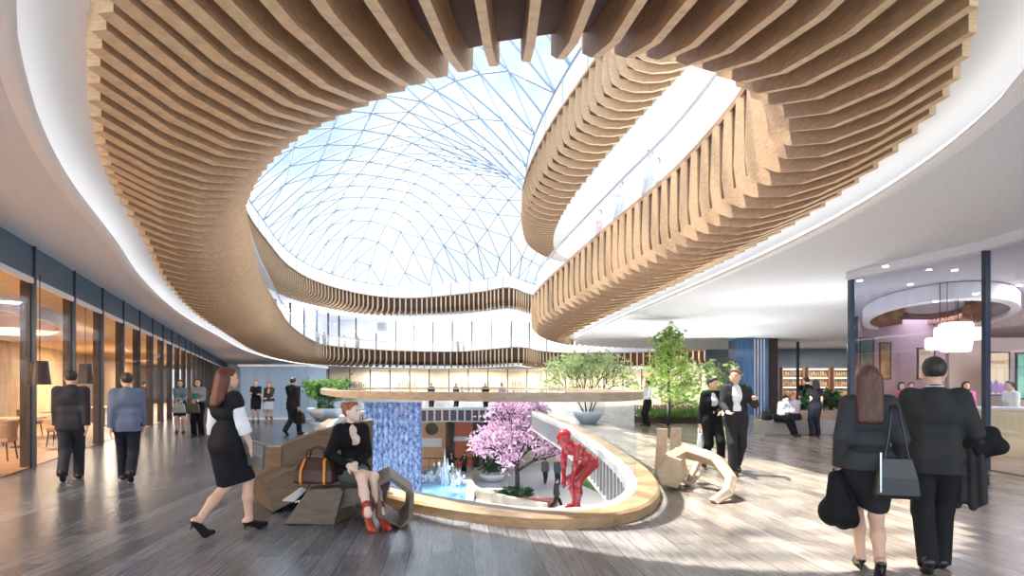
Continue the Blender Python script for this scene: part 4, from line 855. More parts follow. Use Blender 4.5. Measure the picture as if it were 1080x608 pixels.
# right bench: faceted timber loops
def ftube(pts, r, n=5):
    m = MB(); m.tube(pts, r, n); return m
root = empty('loop_bench', (2.6,8.2,0)); tag(root, 'blond faceted timber bench of open loops right of the floor opening', 'bench')
def rpart(name, m): o = fix(m).build(name, BL, root, bevel=.01); o.matrix_parent_inverse = Matrix.Translation((-2.6,-8.2,0)); return o
m = MB(); m.loft([[D(x,y,8.15) for x,y in ((693,497),(705,481),(718,486),(722,503),(714,516),(697,511))], [D(x,y,8.7) for x,y in ((697,494),(707,479),(722,483),(727,500),(717,512),(700,508))]], True, True); rpart('faceted_end', m)
rpart('loop', ftube([D(703,486,8.3),D(722,477,8.6),D(745,482,8.3),D(757,487,7.9),D(771,506,7.55),D(768,520,7.4),D(752,532,7.3)], [.11,.12,.11,.10,.085,.085,.08]))
rpart('strut', ftube([D(712,477,8.9),D(734,476,8.9),D(738,484,8.8),D(732,498,8.7),D(724,512,8.65)], [.07,.07,.07,.06,.05]))
rpart('strut', ftube([D(716,505,8.4),D(728,512,8.55),D(738,500,8.6)], [.045,.04,.04]))
for i, (a, b_, y0, y1, lab) in enumerate(((690,703,453,494,'left of a pair of upright blond timber boards behind the loop bench'), (705,718,452,485,'right of a pair of upright blond timber boards behind the loop bench'))):
    m = MB(); Yp = 9.6+.5*i; m.loft([[D(a,y1+10,Yp),D(b_,y1+10,Yp),D(b_+1,y0,Yp),D(a+3,y0,Yp)], [D(a,y1+10,Yp)+Vector((.03,.12,0)),D(b_,y1+10,Yp)+Vector((.03,.12,0)),D(b_+1,y0,Yp)+Vector((.03,.12,0)),D(a+3,y0,Yp)+Vector((.03,.12,0))]], True, True)
    tag(fix(m).build('timber_board', BL), lab, 'board', 'pair of upright timber boards')
# ---------------------------------------------------------------- plants
rnd = random.Random(11)
b = P(343,444); root = empty('potted_fern', (b.x, b.y, 0)); root.scale = (.82,.82,.92); tag(root, 'bushy bright green fern in a pale bowl pot beyond the left rail', 'plant')
k = MB(); k.lathe((0,0,0), [(.45,0),(.85,.35),(.95,.6),(.86,.6),(.8,.45)], 24); k.build('pot', mat('pale_blue_pot', (.62,.68,.74), .5), root, smooth=True)
k = MB(); k.lathe((0,0,.45), [(.84,0),(.1,.06)], 20); k.build('soil', SOIL, root)
k = MB(); st_ = MB(); tp = []
for i in range(60):
    a = rnd.random()*6.283; r_ = rnd.uniform(.3,1.25); z = rnd.uniform(1.0,2.0); q = [Vector((.2*math.cos(a),.2*math.sin(a),.5)), Vector((r_*.6*math.cos(a), r_*.6*math.sin(a), .5+z*.62)), Vector((r_*math.cos(a), r_*math.sin(a), .5+z*.72))]
    st_.tube(q, .012, 4)
    for j in range(9): tp.append(q[0].lerp(q[1], j/8) if j < 2 else q[1].lerp(q[2], (j-2)/6))
leaves(k, tp, .10, 9, .10, rnd); st_.build('stem', M['leaf_d'], root); k.build('foliage', M['leaf_m'], root)
b = P(620,447); root = empty('potted_tree', (b.x, b.y, 0)); root.scale = (.78,.78,.98); tag(root, 'low spreading sage green tree in a pale pot on the far side of the opening', 'tree')
k = MB(); k.lathe((0,0,0), [(.4,0),(.7,.3),(.78,.5),(.7,.5),(.65,.4)], 24); k.build('pot', mat('pale_blue_pot', (.62,.68,.74), .5), root, smooth=True)
k = MB(); k.lathe((0,0,.38), [(.68,0),(.1,.05)], 20); k.build('soil', SOIL, root)
k = MB(); tips = []
for dx in (-.7,-.25,.2,.65): branches(k, tips, Vector((dx*.2, 0, .35)), Vector((dx, rnd.uniform(-.4,.4), 1.1)).normalized(), .045, .95, 3, rnd, .6, .0)
tips = [Vector((t.x*1.15, t.y*1.1, min(t.z, 2.75))) for t in tips if t.z > 1.0]
k.build('stem', BARK, root, smooth=True); k = MB(); leaves(k, tips, .10, 14, .17, rnd); k.build('foliage', M['leaf_s'], root)
b = P(705,449); root = empty('young_tree', (b.x, b.y, 0)); tag(root, 'slender young green tree growing from a planted strip near the talking pair', 'tree')
k = MB(); tips = []; k.tube([(0,0,0),(.03,0,1.2),(0,.02,2.6),(.05,0,3.7)], [.07,.055,.035,.012], 7)
for i in range(20):
    z = .7+i*.145; a = i*2.4; L_ = .95*(1-(z-.7)/3.6)+.12; branches(k, tips, Vector((.02,0,z)), Vector((math.cos(a), math.sin(a), .35)).normalized(), .018, L_*.6, 1, rnd, .5, .1)
k.build('trunk', BARK, root, smooth=True); k = MB(); leaves(k, tips+[Vector((.03,0,3.6)), Vector((.05,0,3.8))], .095, 16, .14, rnd); k.build('foliage', M['leaf_l'], root)
# planted strip with low slatted wall
root = empty('planting_strip', (6.6,23.4,0)); tag(root, 'planted strip of grass behind a low rust slatted edge, around the young tree', 'planter')
k = MB(); k.box((.4,.4,.12), (3.4,1.6,.24)); k.build('bed', SOIL, root)
k = MB(); leaves(k, [(rnd.uniform(-1.2,2.0), rnd.uniform(-.3,1.1), .3+.1*rnd.random()) for _ in range(420)], .10, 5, .08, rnd, 2.0); tag(k.build('grass', M['leaf_m'], root), kind='stuff')
k = MB(); 
for i in range(30): k.box((-1.25+i*.115, 1.3, .35), (.07,.06,.7))
k.build('slatted_edge', mat('rust_brown_slats', (.30,.13,.09), .6), root)
# hedge in front of the far right shop
b = D(737,438,30); root = empty('hedge', (b.x, b.y, 0)); tag(root, 'loose green hedge plants left of the blue pier behind the talking pair', 'plant')
k = MB(); k.box((0,0,.2), (4.2,.8,.4)); k.build('trough', M['stone'], root)
k = MB(); leaves(k, [(rnd.uniform(-2,2), rnd.gauss(0,.3), .6+rnd.random()**1.4*2.2) for _ in range(260)], .14, 8, .16, rnd); k.build('foliage', M['leaf_s'], root)
# long stone planter bench where people sit
b = P(853,459); root = empty('planter_bench', (b.x+.1, b.y+.3, 0)); tag(root, 'long low pale stone planter bench with a plant, before the far right shopfront', 'bench')
k = MB(); k.box((0,.1,.22), (2.9,.7,.44)); k.build('stone_base', M['stone'], root, bevel=.02)
k = MB(); k.box((.35,.32,.58), (1.9,.45,.32)); k.build('plant_trough', mat('tan_trough', (.45,.33,.24), .6), root, bevel=.01)
k = MB(); leaves(k, [(rnd.uniform(.0,1.2), .32+rnd.gauss(0,.12), .8+.5*rnd.random()) for _ in range(90)], .11, 6, .08, rnd); k.build('foliage', M['leaf_d'], root)
# ---------------------------------------------------------------- left shop interior
LAMP = [(42,406,381,10.2,'nearest dark tapered lampshade hanging in the left shop'), (90,405,384,14.0,'second dark tapered lampshade hanging in the left shop')]
for px, yb, yt, Yd, lab in LAMP:
    c = D(px, yb, Yd); root = empty('pendant_lamp', (c.x, c.y, c.z)); tag(root, lab, 'lamp', 'pendant lamps in the left shop'); hh = (yb-yt)*Yd/F
    k = MB(); k.lathe((0,0,0), [(.17,0),(.12,hh),(.10,hh),(.15,.01)], 24, False); k.build('lamp_shade', M['wdark'], root)
    k = MB(); k.tube([(0,0,hh),(0,0,3.5-c.z)], .008, 6); k.build('cord', M['black'], root)
    k = MB(); k.ball((0,0,hh*.5), .06); k.build('bulb', M['warm'], root)
k = MB(); el = []
c0 = off(15, 3.6)
for i in range(64): a = 2*math.pi*i/64; el.append((2.4*math.cos(a), 6.2*math.sin(a)))
root = empty('oval_ceiling_feature', (c0[0], c0[1], 3.2), math.atan2(LD[1], LD[0])-math.pi/2); tag(root, 'oval slatted timber ceiling feature with white rim in the left shop', 'ceiling feature')
k = MB(); k.loft([[(x*s, y*s, z) for s, z in ((1.0,.28),(1.0,0),(.93,0),(.93,.28))] for x, y in el+[el[0]]], True, False); k.build('rim', M['white'], root)
k = MB()
for i in range(50):
    y = -5.6+i*.228; wv = 2.2*math.sqrt(max(.02, 1-(y/5.8)**2)); k.box((0, y, .17), (2*wv, .07, .2))
k.build('slats', M['fin'], root)
SEAT = mat('tan_leather_seat', (.42,.25,.13), .5); TOP = mat('pale_table_top', (.72,.62,.48), .4)
def table(x, y, lab, s=1.0):
    root = empty('round_table', (x, y, .012)); tag(root, lab, 'table', 'round tables in the left shop')
    k = MB(); k.lathe((0,0,.70), [(.44*s,0),(.45*s,.02),(.44*s,.04)], 28); k.build('table_top', TOP, root)
    k = MB(); k.lathe((0,0,0), [(.26,0),(.25,.02),(.04,.05),(.035,.70)], 20); k.build('pedestal', M['dark'], root)
def chair(x, y, rz, lab):
    root = empty('lounge_chair', (x, y, .012), rz); tag(root, lab, 'chair', 'tan chairs in the left shop')
    k = MB(); k.box((0,0,.42), (.50,.48,.10)); k.build('seat', SEAT, root, bevel=.03)
    k = MB(); k.loft([[(.27*math.sin(t), -.05-.24*math.cos(t), z) for t in np.linspace(-1.5,1.5,11)]+[(.22*math.sin(t), -.05-.19*math.cos(t), z) for t in np.linspace(1.5,-1.5,11)] for z in (.46,.80)], True, True); k.build('backrest', SEAT, root, smooth=False)
    for sx in (-1,1):
        for sy in (-1,1): k = MB(); k.tube([(sx*.2,sy*.19,.38),(sx*.235,sy*.225,0)], [.018,.012], 6); k.build('leg', M['wdark'], root)
TB = [(9.2,1.4,'nearest the frame edge'), (11.8,1.7,'behind the charcoal suited man'), (14.6,1.5,'between the two suited men'), (18.0,1.8,'behind the blue grey suited man'), (22,1.6,'fifth along the glass'), (12.8,4.2,'deep inside near the slat wall')]
for y, d_, wh in TB:
    p = off(y, d_); table(p[0], p[1], 'round pale table in the left shop, '+wh)
    for j, a in enumerate((.4, 3.4)):
        chair(p[0]+.75*math.cos(a), p[1]+.75*math.sin(a), a+math.pi/2, 'tan lounge chair '+('on the right' if j == 0 else 'on the left')+' of the round table '+wh)
p = off(16, 5.4); root = empty('serving_counter', (p[0], p[1], .012), math.atan2(LD[1], LD[0])); tag(root, 'long pale serving counter at the back of the left shop', 'counter')
k = MB(); k.box((0,0,.5), (7,.7,1.0)); k.build('body', M['cream'], root); k = MB(); k.box((0,0,1.03), (7.2,.85,.06)); k.build('worktop', M['white'], root)
# ---------------------------------------------------------------- right shop interior
root = empty('oval_ceiling_ring', (12.95,17.5,3.55), -.554); tag(root, 'white rimmed oval timber finned ceiling ring inside the right shop', 'ceiling feature')
el = [(1.85*math.cos(2*math.pi*i/72), 5.0*math.sin(2*math.pi*i/72)) for i in range(73)]
k = MB(); k.loft([[(x*s, y*s, z) for s, z in ((1.0,.38),(1.0,.0),(.90,.0),(.88,.38))] for x, y in el], True, False); k.build('rim', M['white'], root)
RW = wood('red_brown_fin', (.26,.12,.06), (.40,.21,.11), 8, (1,1,5), .5)
k = MB()
for i in range(0, 72):
    x, y = el[i]; l = math.hypot(x, y); u = (x/l, y/l); k.prism([(x*.885, y*.885, .05), (x*.885-u[0]*.9, y*.885-u[1]*.9, .20), (x*.885-u[0]*.9, y*.885-u[1]*.9, .38), (x*.885, y*.885, .38)], (-u[1]*.05, u[0]*.05, 0))
k.build('fins', RW, root)
k = MB(); k.loft([[(x*.89, y*.89, .37), (x*.4, y*.4, .37)] for x, y in el], False, False); k.build('backing', M['backing'], root)
SP = [(907,296),(934,281),(960,300),(1007,285),(1029,310),(987,318),(1075,301)]
SPL = ['nearest the shop corner', 'high up, second from the shop corner', 'lower, third from the shop corner', 'above the suited man', 'beside the ring tip', 'below the ring edge above the pendants', 'at the frame edge']
for (px, py), lb in zip(SP, SPL):
    z = 3.93 if py < 305 else 3.53; c = P(px, py, z); root = empty('downlight', c); tag(root, 'small bright ceiling spotlight in the right shop, '+lb, 'spotlight', 'spotlights in the right shop')
    k = MB(); k.lathe((0,0,0), [(.07,0),(.07,.02)], 16); k.build('bezel', M['chrome'], root); k = MB(); k.lathe((0,0,-.012), [(.055,0),(.05,.012)], 16); k.build('lens', M['spot'], root)
root = empty('pendant_cluster', D(1008,354,13.5)); tag(root, 'cluster of white drum pendant lamps hanging in the right shop', 'lamp')
DR = mat('white_drum_shade', (.92,.92,.90), .6, emit=.9)
for dx, dz, r_ in ((-.42,-.22,.30),(.0,.14,.34),(.42,.02,.32),(-.1,-.28,.26),(.28,-.12,.28),(-.35,.02,.26)):
    k = MB(); k.lathe((dx, .3*math.sin(dx*7), dz-.12), [(r_*.9,0),(r_,.04),(r_,.24),(r_*.9,.28)], 24); sh_ = k.build('lamp_shade', DR, root)
    k = MB(); k.tube([(dx, .3*math.sin(dx*7), dz+.14),(dx, .3*math.sin(dx*7), 3.95-root.location.z)], .008, 6); k.build('cord', M['dark'], sh_)
# posters
def text(body, size, m, parent, loc, rot):
    cu = bpy.data.curves.new('lettering', 'FONT'); cu.body = body; cu.size = size; cu.align_x = 'CENTER'; cu.align_y = 'CENTER'; cu.extrude = .002
    t = bpy.data.objects.new('lettering', cu); COL.objects.link(t); dg = bpy.context.evaluated_depsgraph_get(); dg.update()
    me = bpy.data.meshes.new_from_object(t.evaluated_get(dg)); bpy.data.objects.remove(t); me.materials.clear()
    o = link('lettering', me, m, parent, loc); o.rotation_euler = rot; return o
def poster(px0, px1, py0, py1, Yd, m, lab, rz=-.0):
    c = D((px0+px1)/2, (py0+py1)/2, Yd); w_ = (px1-px0)*Yd/F; h_ = (py1-py0)*Yd/F
    root = empty('poster', c, rz); tag(root, lab, 'poster', 'posters in the right shop')
    k = MB(); k.box((0,0,0), (w_,.03,h_)); k.build('sheet', m, root); k = MB()
    for q in ((0,h_/2,w_+.06,.04),(0,-h_/2,w_+.06,.04)): k.box((q[0],0,q[1]), (q[2],.05,q[3]))
    for sx in (-1,1): k.box((sx*w_/2,0,0), (.04,.05,h_))
    k.build('frame', M['dark'], root); return root, w_, h_
k = MB(); k.box((0,0,0),(1,1,1))
wall_strip('wall_shop_partition', [(16.2,20.5),(12.6,20.5)], 0, 3.95, M['purple']); wall_strip('wall_shop_partition_front', [(17.5,17.5),(13.4,17.5)], 0, 3.0, mat('beige_shop_wall', (.66,.56,.50), .8))
r_, w_, h_ = poster(907,921,357,396,18.5, mat('green_art_sheet', (.10,.16,.12), .6, var=.7, scale=2.5), 'narrow dark green poster nearest the right shop corner')
r_, w_, h_ = poster(928,939,362,400,19, mat('amber_art_sheet', (.45,.30,.15), .6, var=.6, scale=3), 'narrow amber brown poster above the long haired woman')
r_, w_, h_ = poster(968,985,368,400,17.2, mat('peach_sheet', (.75,.60,.45), .6), 'peach poster partly behind the suited man head'); text('SAMU', w_*.30, mat('faded_brown', (.40,.22,.14), .7), r_, (0,-.02,h_*.33), (math.pi/2,0,0))
k = MB(); k.ball((-w_*.1,-.025,-h_*.25), (w_*.22,.006,h_*.2), 10, 8); k.build('figure_print', mat('dark_print', (.15,.13,.2), .7), r_)
r_, w_, h_ = poster(1041,1064,372,417,16.5, mat('cream_sheet', (.82,.68,.42), .6), 'cream poster with dark lettering and violet figures right of the thick mullion'); text('MASSART', w_*.21, mat('faded_brown', (.40,.22,.14), .7), r_, (0,-.02,h_*.27), (math.pi/2,0,0))
for i, (sx, hh) in enumerate(((-.36,.30),(-.12,.32),(.10,.26),(.34,.27))): k = MB(); k.ball((w_*sx,-.025,-h_*(.47-hh/2)), (w_*.13,.006,h_*hh*.5), 10, 8); k.build('figure_print', mat('violet_print', (.26+.05*i,.22,.48), .7), r_)
r_, w_, h_ = poster(1072,1092,373,421,16.5, mat('green_sheet', (.22,.55,.38), .6, var=.4, scale=2), 'green poster cut by the right frame edge')
# pale counters and seats in the right shop
for i, (x, y, l, hh, lb) in enumerate(((11.3,12.2,2.6,1.0,'pale yellow counter behind the suited man'), (13.8,13.6,2.2,1.0,'pale yellow counter right of the thick mullion'))):
    root = empty('shop_counter', (x, y, .012), -.2); tag(root, lb, 'counter', 'counters in the right shop')
    k = MB(); k.box((0,0,hh/2), (l,.6,hh)); k.build('body', mat('pale_yellow_front', (.80,.70,.40), .6), root); k = MB(); k.box((0,0,hh+.02), (l+.1,.7,.05)); k.build('worktop', M['white'], root)
# ---------------------------------------------------------------- far shop shelving and upper level details
for i, (px, w_, lb) in enumerate(((377,1.6,'left of the others'), (430,1.8,'second from the left'), (500,2.6,'behind the pink tree top'), (524,1.6,'fourth from the left'), (548,1.4,'rightmost'))):
    c = D(px, 415, 88.5); root = empty('display_shelf', (c.x, c.y, 0)); tag(root, 'tan shelf of goods in the far shop under the balcony, '+lb, 'shelf', 'shelves in the far shop')
    k = MB()
    for z in (.1,.8,1.5,2.2): k.box((0,0,z), (w_*1.6,.5,.08))
    for s in (-1,1): k.box((s*w_*.8,0,1.15), (.08,.5,2.3))
    k.build('frame', mat('tan_shelf', (.42,.28,.16), .6), root)
    for z in (.14,.84,1.54):
        k = MB()
        for j in range(7): k.box((-w_*.7+j*w_*.22, -.05, z+.2+.08*((j*7+i) % 3)), (w_*.13,.3,.35+.16*((j*7+i) % 3)))
        tag(k.build('goods', mat('mixed_goods', [(.5,.45,.4),(.25,.3,.36),(.55,.2,.15)][int(z*3+i) % 3], .6), root), kind='stuff')
c = D(406,346,83.2); root = empty('notice_panel', c); tag(root, 'white wall panel with dark scribbled lines on the upper back wall', 'panel')
k = MB(); k.box((0,-2.0,0), (2.0,.06,1.9)); k.build('sheet', M['white'], root)
k = MB()
for i in range(9): k.box((.12*math.sin(i*2.3), -2.06, -.62+i*.14), (1.5-.3*(i % 3), .03, .06 if i % 2 else .035))
k.build('printed_lines', mat('slate_print', (.16,.17,.25), .6), root)
# warm lit shelving behind the far right shopfront
for i, (px, lb) in enumerate(((835,'left of three'), (862,'middle of three'), (889,'right of three'))):
    c = D(px, 410, 37.4); root = empty('display_shelf', (c.x, c.y, 0)); tag(root, 'warm lit shelf of bottles and jars behind the far right glass, '+lb, 'shelf', 'shelves in the far right shop')
    k = MB()
    for z in (.9,1.5,2.1,2.7): k.box((0,0,z), (1.35,.4,.06))
    for s in (-1,1): k.box((s*.68,0,1.4), (.06,.4,2.8))
    k.build('frame', mat('chestnut_shelf', (.30,.15,.07), .5), root)
    k = MB()
    for z in (1.44,2.04,2.64): k.box((0,-.12,z), (1.2,.03,.03))
    k.build('light_strip', M['warm'], root)
    k = MB()
    for z in (.93,1.53,2.13):
        for j in range(8): k.lathe((-.55+j*.157, 0, z), [(.05,0),(.055,.16+.04*((j*5+i) % 3)),(.025,.24+.04*((j*5+i) % 3)),(.025,.30+.04*((j*5+i) % 3))], 8)
    tag(k.build('goods', mat('amber_jars', (.55,.32,.12), .3, var=.5, scale=5), root), kind='stuff')
# ================================================================ everyone else, and what they carry
def bag(name, lab, cat, loc, rz, w_, d_, h_, m, handle=.2, tilt=0.0, mh=None, strap=None, nh=2):
    root = empty(name, loc, rz); root.rotation_euler = (tilt, 0, rz); tag(root, lab, cat)
    k = MB(); rings = []
    for z, s in ((0,.86),(.04,1.0),(h_*.55,.96),(h_*.9,.82),(h_,.74)):
        rings.append([(sx*w_/2*s*cx, sy*d_/2*(s if z < h_*.6 else s*.75)*cy, z) for sx, sy, cx, cy in ((-1,-1,1,.8),(-1,-1,.9,1),(1,-1,.9,1),(1,-1,1,.8),(1,1,1,.8),(1,1,.9,1),(-1,1,.9,1),(-1,1,1,.8))])
    k.loft(rings); k.build('body', m, root, bevel=.006)
    for i in range(nh):
        y = (-1 if i == 0 else 1)*d_*.25*(nh > 1); k = MB(); n = 10
        k.tube([(w_*.26*math.cos(math.pi*t/n), y, h_*.92+handle*math.sin(math.pi*t/n)) for t in range(n+1)], .009, 6); k.build('handle', mh or m, root)
    return root
def hang(j, s, dz, **kw): p = j['hand', s]; return (p.x, p.y, p.z-dz)
BLK = mat('black_handbag_leather', (.014,.014,.016), .3)
# --- what the foreground figures carry
p = p5['hand', 1]; root = empty('clutch_folder', (p.x+.01, p.y-.02, p.z-.02), -.45); tag(root, 'slim grey folder clutch held by the red haired woman', 'clutch')
k = MB(); k.prism([(-.15,-.02,-.06),(.12,-.02,-.10),(.15,-.02,.14),(-.13,-.02,.20)], (0,.035,0)); k.build('cover', mat('grey_leather', (.12,.125,.14), .35), root, bevel=.006)
k = MB(); k.prism([(-.12,-.026,.05),(.13,-.026,.01),(.14,-.026,.13),(-.12,-.026,.18)], (0,.006,0)); k.build('flap', mat('pale_grey_leather', (.22,.225,.24), .35), root)
q = p12w['sh', 1]; S_ = p12w['S']; a0 = S_(.098,-.085,.60); root = empty('shoulder_bag', a0, p12w['yaw']+.15); tag(root, 'black leather shoulder bag with long straps on the long haired woman right side', 'bag')
k = MB(); rings = [[(x*s, y*s2, z) for x, y in ((-.13,-.04),(.13,-.04),(.15,0),(.13,.05),(-.13,.05),(-.15,0))] for z, s, s2 in ((-.36,.95,.8),(-.33,1.1,1.1),(-.2,1.0,1.0),(-.05,.72,.6))]; k.loft(rings); k.build('body', BLK, root, bevel=.01)
for sx in (-.09,.08): k = MB(); k.tube([(sx,-.02,-.08),(sx*.6,-.015,.12),(sx*.3,.02,.30),(0,.10,.385)], .008, 6); k.build('strap', BLK, root)
k = MB(); k.box((-.12,-.052,-.16), (.012,.008,.30)); k.build('zip', M['chrome'], root)
c = p12w['hand', -1]; root = empty('tote_bag', (c.x-.03, c.y-.05, c.z), .2); tag(root, 'large soft black tote hanging from the long haired woman left arm', 'bag')
link('body', sdf_mesh('body', [G([C((-.06,0,-.30),(.08,0,-.34),.095,.10), C((-.02,0,-.02),(.02,0,-.22),.05,.11), C((.05,0,.02),(.05,0,-.2),.045,.09)], .06, post=lambda X: .006*np.sin(X[..., 0]*60+X[..., 2]*9))], .012), cloth((.016,.016,.018)), root)
k = MB(); k.tube([(-.04,0,-.05),(-.03,0,.06),(.03,0,.06),(.05,0,-.04)], .009, 6); k.build('handle', BLK, root)
c = p12m['wri', 1]; root = empty('draped_coat', (c.x, c.y, c.z), p12m['yaw']-.3); tag(root, 'charcoal coat folded over the suited man right forearm', 'coat')
link('cloth', sdf_mesh('cloth', [G([C((-.06+i*.028,-.055+.012*(i%2),.03),(-.075+i*.034,-.06+.014*(i%2),-.46-.03*math.sin(i*1.9)),.024,.030) for i in range(7)], .012), G([C((-.05+i*.028,.05-.01*(i%2),.03),(-.05+i*.034,.06,-.30),.022,.03) for i in range(6)], .012), G([C((-.06,-.05,.045),(.12,-.05,.045),.03), C((-.06,.045,.045),(.10,.045,.045),.03)], .03)], .010), cloth((.055,.053,.052)), root)
link('collar', sdf_mesh('collar', [G([C((.08,-.02,.02),(.17,.02,.12),.06,.05), C((.10,-.02,-.04),(.22,0,.0),.06,.045), C((.12,0,.10),(.22,0,.02),.05,.05)], .06)], .010), cloth((.02,.02,.021)), root)
# --- woman seated on the bench
seat = (-1.80,6.42,0)
p9 = person('red haired woman in a black jacket seated on the faceted bench with crossed legs', seat, (.62,-.78), 1.68, 'f', .009,
    dict(pel=(0,0,.315), lean=-.06, la=(.050,.36,.075), ra=(-.055,.33,.055), lk=(.5,1,.8), rk=(-.6,1,.8), lp=.45, rp=.25, heel=.07, lw=(.02,.10,.39), rw=(-.02+.10,.115,.385), lel=(-1,-.5,-.4), rel=(1,-.8,-.4), ln=(.5,.2,-1), rn=(-.5,.2,-1), headabs=True, yaw=.62, pitch=-.12, curl=.7),
    [('skirt', mat('grey_tweed', (.10,.105,.10), .9, var=.7, scale=60), dict(to=.62)), JK(cloth((.010,.010,.012)), hem=.52, collar=False), ('shoes', mat('red_leather', (.34,.035,.02), .3), dict(boot=2.0))], ('bun', (.30,.10,.035)), 'pale')
root = empty('travel_bag', (-2.16,6.30,.435), -.12); tag(root, 'dark brown holdall with two orange stripes on the bench beside the seated woman', 'bag')
BR = mat('dark_brown_leather', (.055,.022,.014), .4, var=.3, scale=9); OR = mat('orange_strap', (.72,.24,.03), .45)
k = MB(); k.loft([[(x*s, y*s2, z) for x, y in ((-.24,-.06),(-.22,-.12),(.22,-.12),(.24,-.06),(.24,.06),(.22,.12),(-.22,.12),(-.24,.06))] for z, s, s2 in ((0,.9,.95),(.03,1.0,1.05),(.15,.96,.98),(.25,.74,.6),(.29,.58,.25))]); k.build('body', BR, root, bevel=.012)
for sx in (-.125,.145):
    k = MB(); prof = [(0,-.126),(.03,-.136),(.15,-.128),(.25,-.082),(.295,-.02),(.295,.02),(.25,.082),(.15,.128),(.03,.136),(0,.126)]
    k.loft([[(sx*(1 if z < .2 else .86)+a, y, z) for z, y in prof] for a in (-.014,.014)], False, False); k.loft([[(sx*(1 if z < .2 else .86)+a, y*1.03, z+.002) for z, y in prof] for a in (.014,-.014)], False, False); k.build('stripe', OR, root)
for y in (-.05,.05): k = MB(); k.tube([(-.11,y,.25),(-.09,y*.8,.36),(0,y*.6,.40),(.09,y*.8,.36),(.11,y,.25)], .011, 6); k.build('handle', BR, root)
# --- the two women by the left glass
w3 = person('woman in a teal grey top and dark skirt standing by the left shopfront', at(190,457), (.5,-1), 1.72, 'f', .017, {**STAND, 'lw': (-.02,.16,.60), 'rw': (.04,.17,.56), 'heel': .05}, [('skirt', cloth((.03,.03,.04)), dict(to=.9)), ('shirt', cloth((.16,.22,.25)), dict(hem=.50)), ('shoes', shoe)], ('long', (.03,.02,.018), .08))
w4 = person('woman with black hair and a green scarf by the left shopfront, the nearer of two', at(209,461), (.2,-1), 1.74, 'f', .017, {**STAND, 'lw': (-.05,.15,.62), 'rw': (.02,.17,.60)}, [('trousers', cloth((.012,.012,.015))), ('shirt', cloth((.26,.27,.28)), dict(hem=.47)), ('shoes', shoe)], ('long', (.008,.008,.010), .09))
root = empty('green_scarf', w4['S'](.06,.085,.70), w4['yaw']); tag(root, 'long teal green scarf hanging from the black haired woman at left', 'scarf')
link('cloth', sdf_mesh('cloth', [G([C((-.10+.035*i, .01*(i%2), .06),(-.08+.03*i, .02*(i%2), -.50+.02*(i%3)),.024,.03) for i in range(3)], .012)], .014), cloth((.02,.20,.19)), root)
p = w3['hand', -1]; bag('shoulder_bag', 'pale blue grey handbag held by the woman in the teal grey top', 'bag', (p.x+.02, p.y-.08, p.z-.34), .3, .36, .14, .30, mat('pale_blue_leather', (.38,.46,.52), .5))
p = w4['hand', -1]; bag('shoulder_bag', 'dark handbag held by the black haired woman with the green scarf', 'bag', (p.x-.05, p.y-.08, p.z-.36), .2, .34, .14, .30, BLK)
# --- two women before the glass room and the man with the briefcase
person('blond woman in a dark dress with folded arms before the blue glass room', at(270,446), (.35,-1), 1.78, 'f', .020, {**STAND, 'lw': (.06,.14,.68), 'rw': (-.05,.16,.66), 'lel': (-1,.2,-.5), 'rel': (1,.2,-.5), 'heel': .04}, [('dress', cloth((.018,.018,.028)), dict(to=.95)), ('sleeves', cloth((.018,.018,.028)), dict(to=.9)), ('shoes', shoe)], ('bun', (.38,.24,.11)))
w7 = person('blond woman in an olive top and pale skirt before the pale blue glass room', at(284,446), (.1,-1), 1.70, 'f', .020, {**STAND, 'heel': .04, 'lw': (.02,.15,.60)}, [('skirt', cloth((.45,.52,.58)), dict(to=1.0, flare=.02)), ('jacket', cloth((.10,.075,.05)), dict(hem=.52, collar=False)), ('shoes', mat('tan_boot', (.25,.13,.07), .5), dict(boot=3))], ('long', (.36,.22,.11), .07))
p8 = person('man in a dark jacket walking beyond the bench, hand raised to his head', at(309,459), (.25,1), 1.78, 'm', .017, {**STEP_R, 'lw': (-.07,.08,.87), 'lel': (-1,.1,-.6), 'rw': (.125,-.02,.48)}, [('trousers', navy_t), JK(cloth((.022,.022,.024)), hem=.44), ('shoes', shoe)], ('short', (.02,.015,.012)), skin='tan')
p = p8['hand', 1]; bag('briefcase', 'black briefcase in the hand of the man beyond the bench', 'briefcase', (p.x+.02, p.y, p.z-.44), -.5, .44, .12, .36, BLK, .07, nh=1)
# --- the talking pair
w10 = person('woman in a black trouser suit walking beside a gesturing man, carrying a white bag', at(751,495), (.05,-1), 1.66, 'f', .014, {**STEP_L, 'yaw': .55, 'lw': (-.02,.16,.62), 'rw': (.125,-.02,.48), 'ln': (.4,-.6,.5), 'heel': .03}, [('trousers', suit_k), ('shirt', white_c, dict(hem=.56, sleeve=0)), JK(suit_k, hem=.47, open=1.6, collar=False), ('shoes', shoe)], ('bun', (.02,.015,.012)))
w10m = person('man in a dark suit and white shirt walking and gesturing with both hands', at(776,500), (-.18,-1), 1.80, 'm', .014, {**STEP_R, 'yaw': -.5, 'lw': (-.13,.17,.72), 'rw': (.11,.19,.60), 'lel': (-.3,-.6,-.6), 'rel': (.3,-.6,-.6), 'ln': (.3,1,.2), 'rn': (-.2,.3,1), 'curl': .35}, [('trousers', cloth((.035,.035,.038))), ('shirt', white_c, dict(hem=.52, sleeve=0)), JK(cloth((.04,.04,.044)), hem=.45, open=2.1, collar=False), ('shoes', shoe)], ('short', (.20,.10,.045)))
p = w10['hand', 1]; bag('shopping_bag', 'white paper shopping bag carried by the woman in the trouser suit', 'bag', (p.x, p.y, p.z-.46), 1.2, .26, .10, .36, mat('white_paper', (.82,.85,.9), .6), .12)
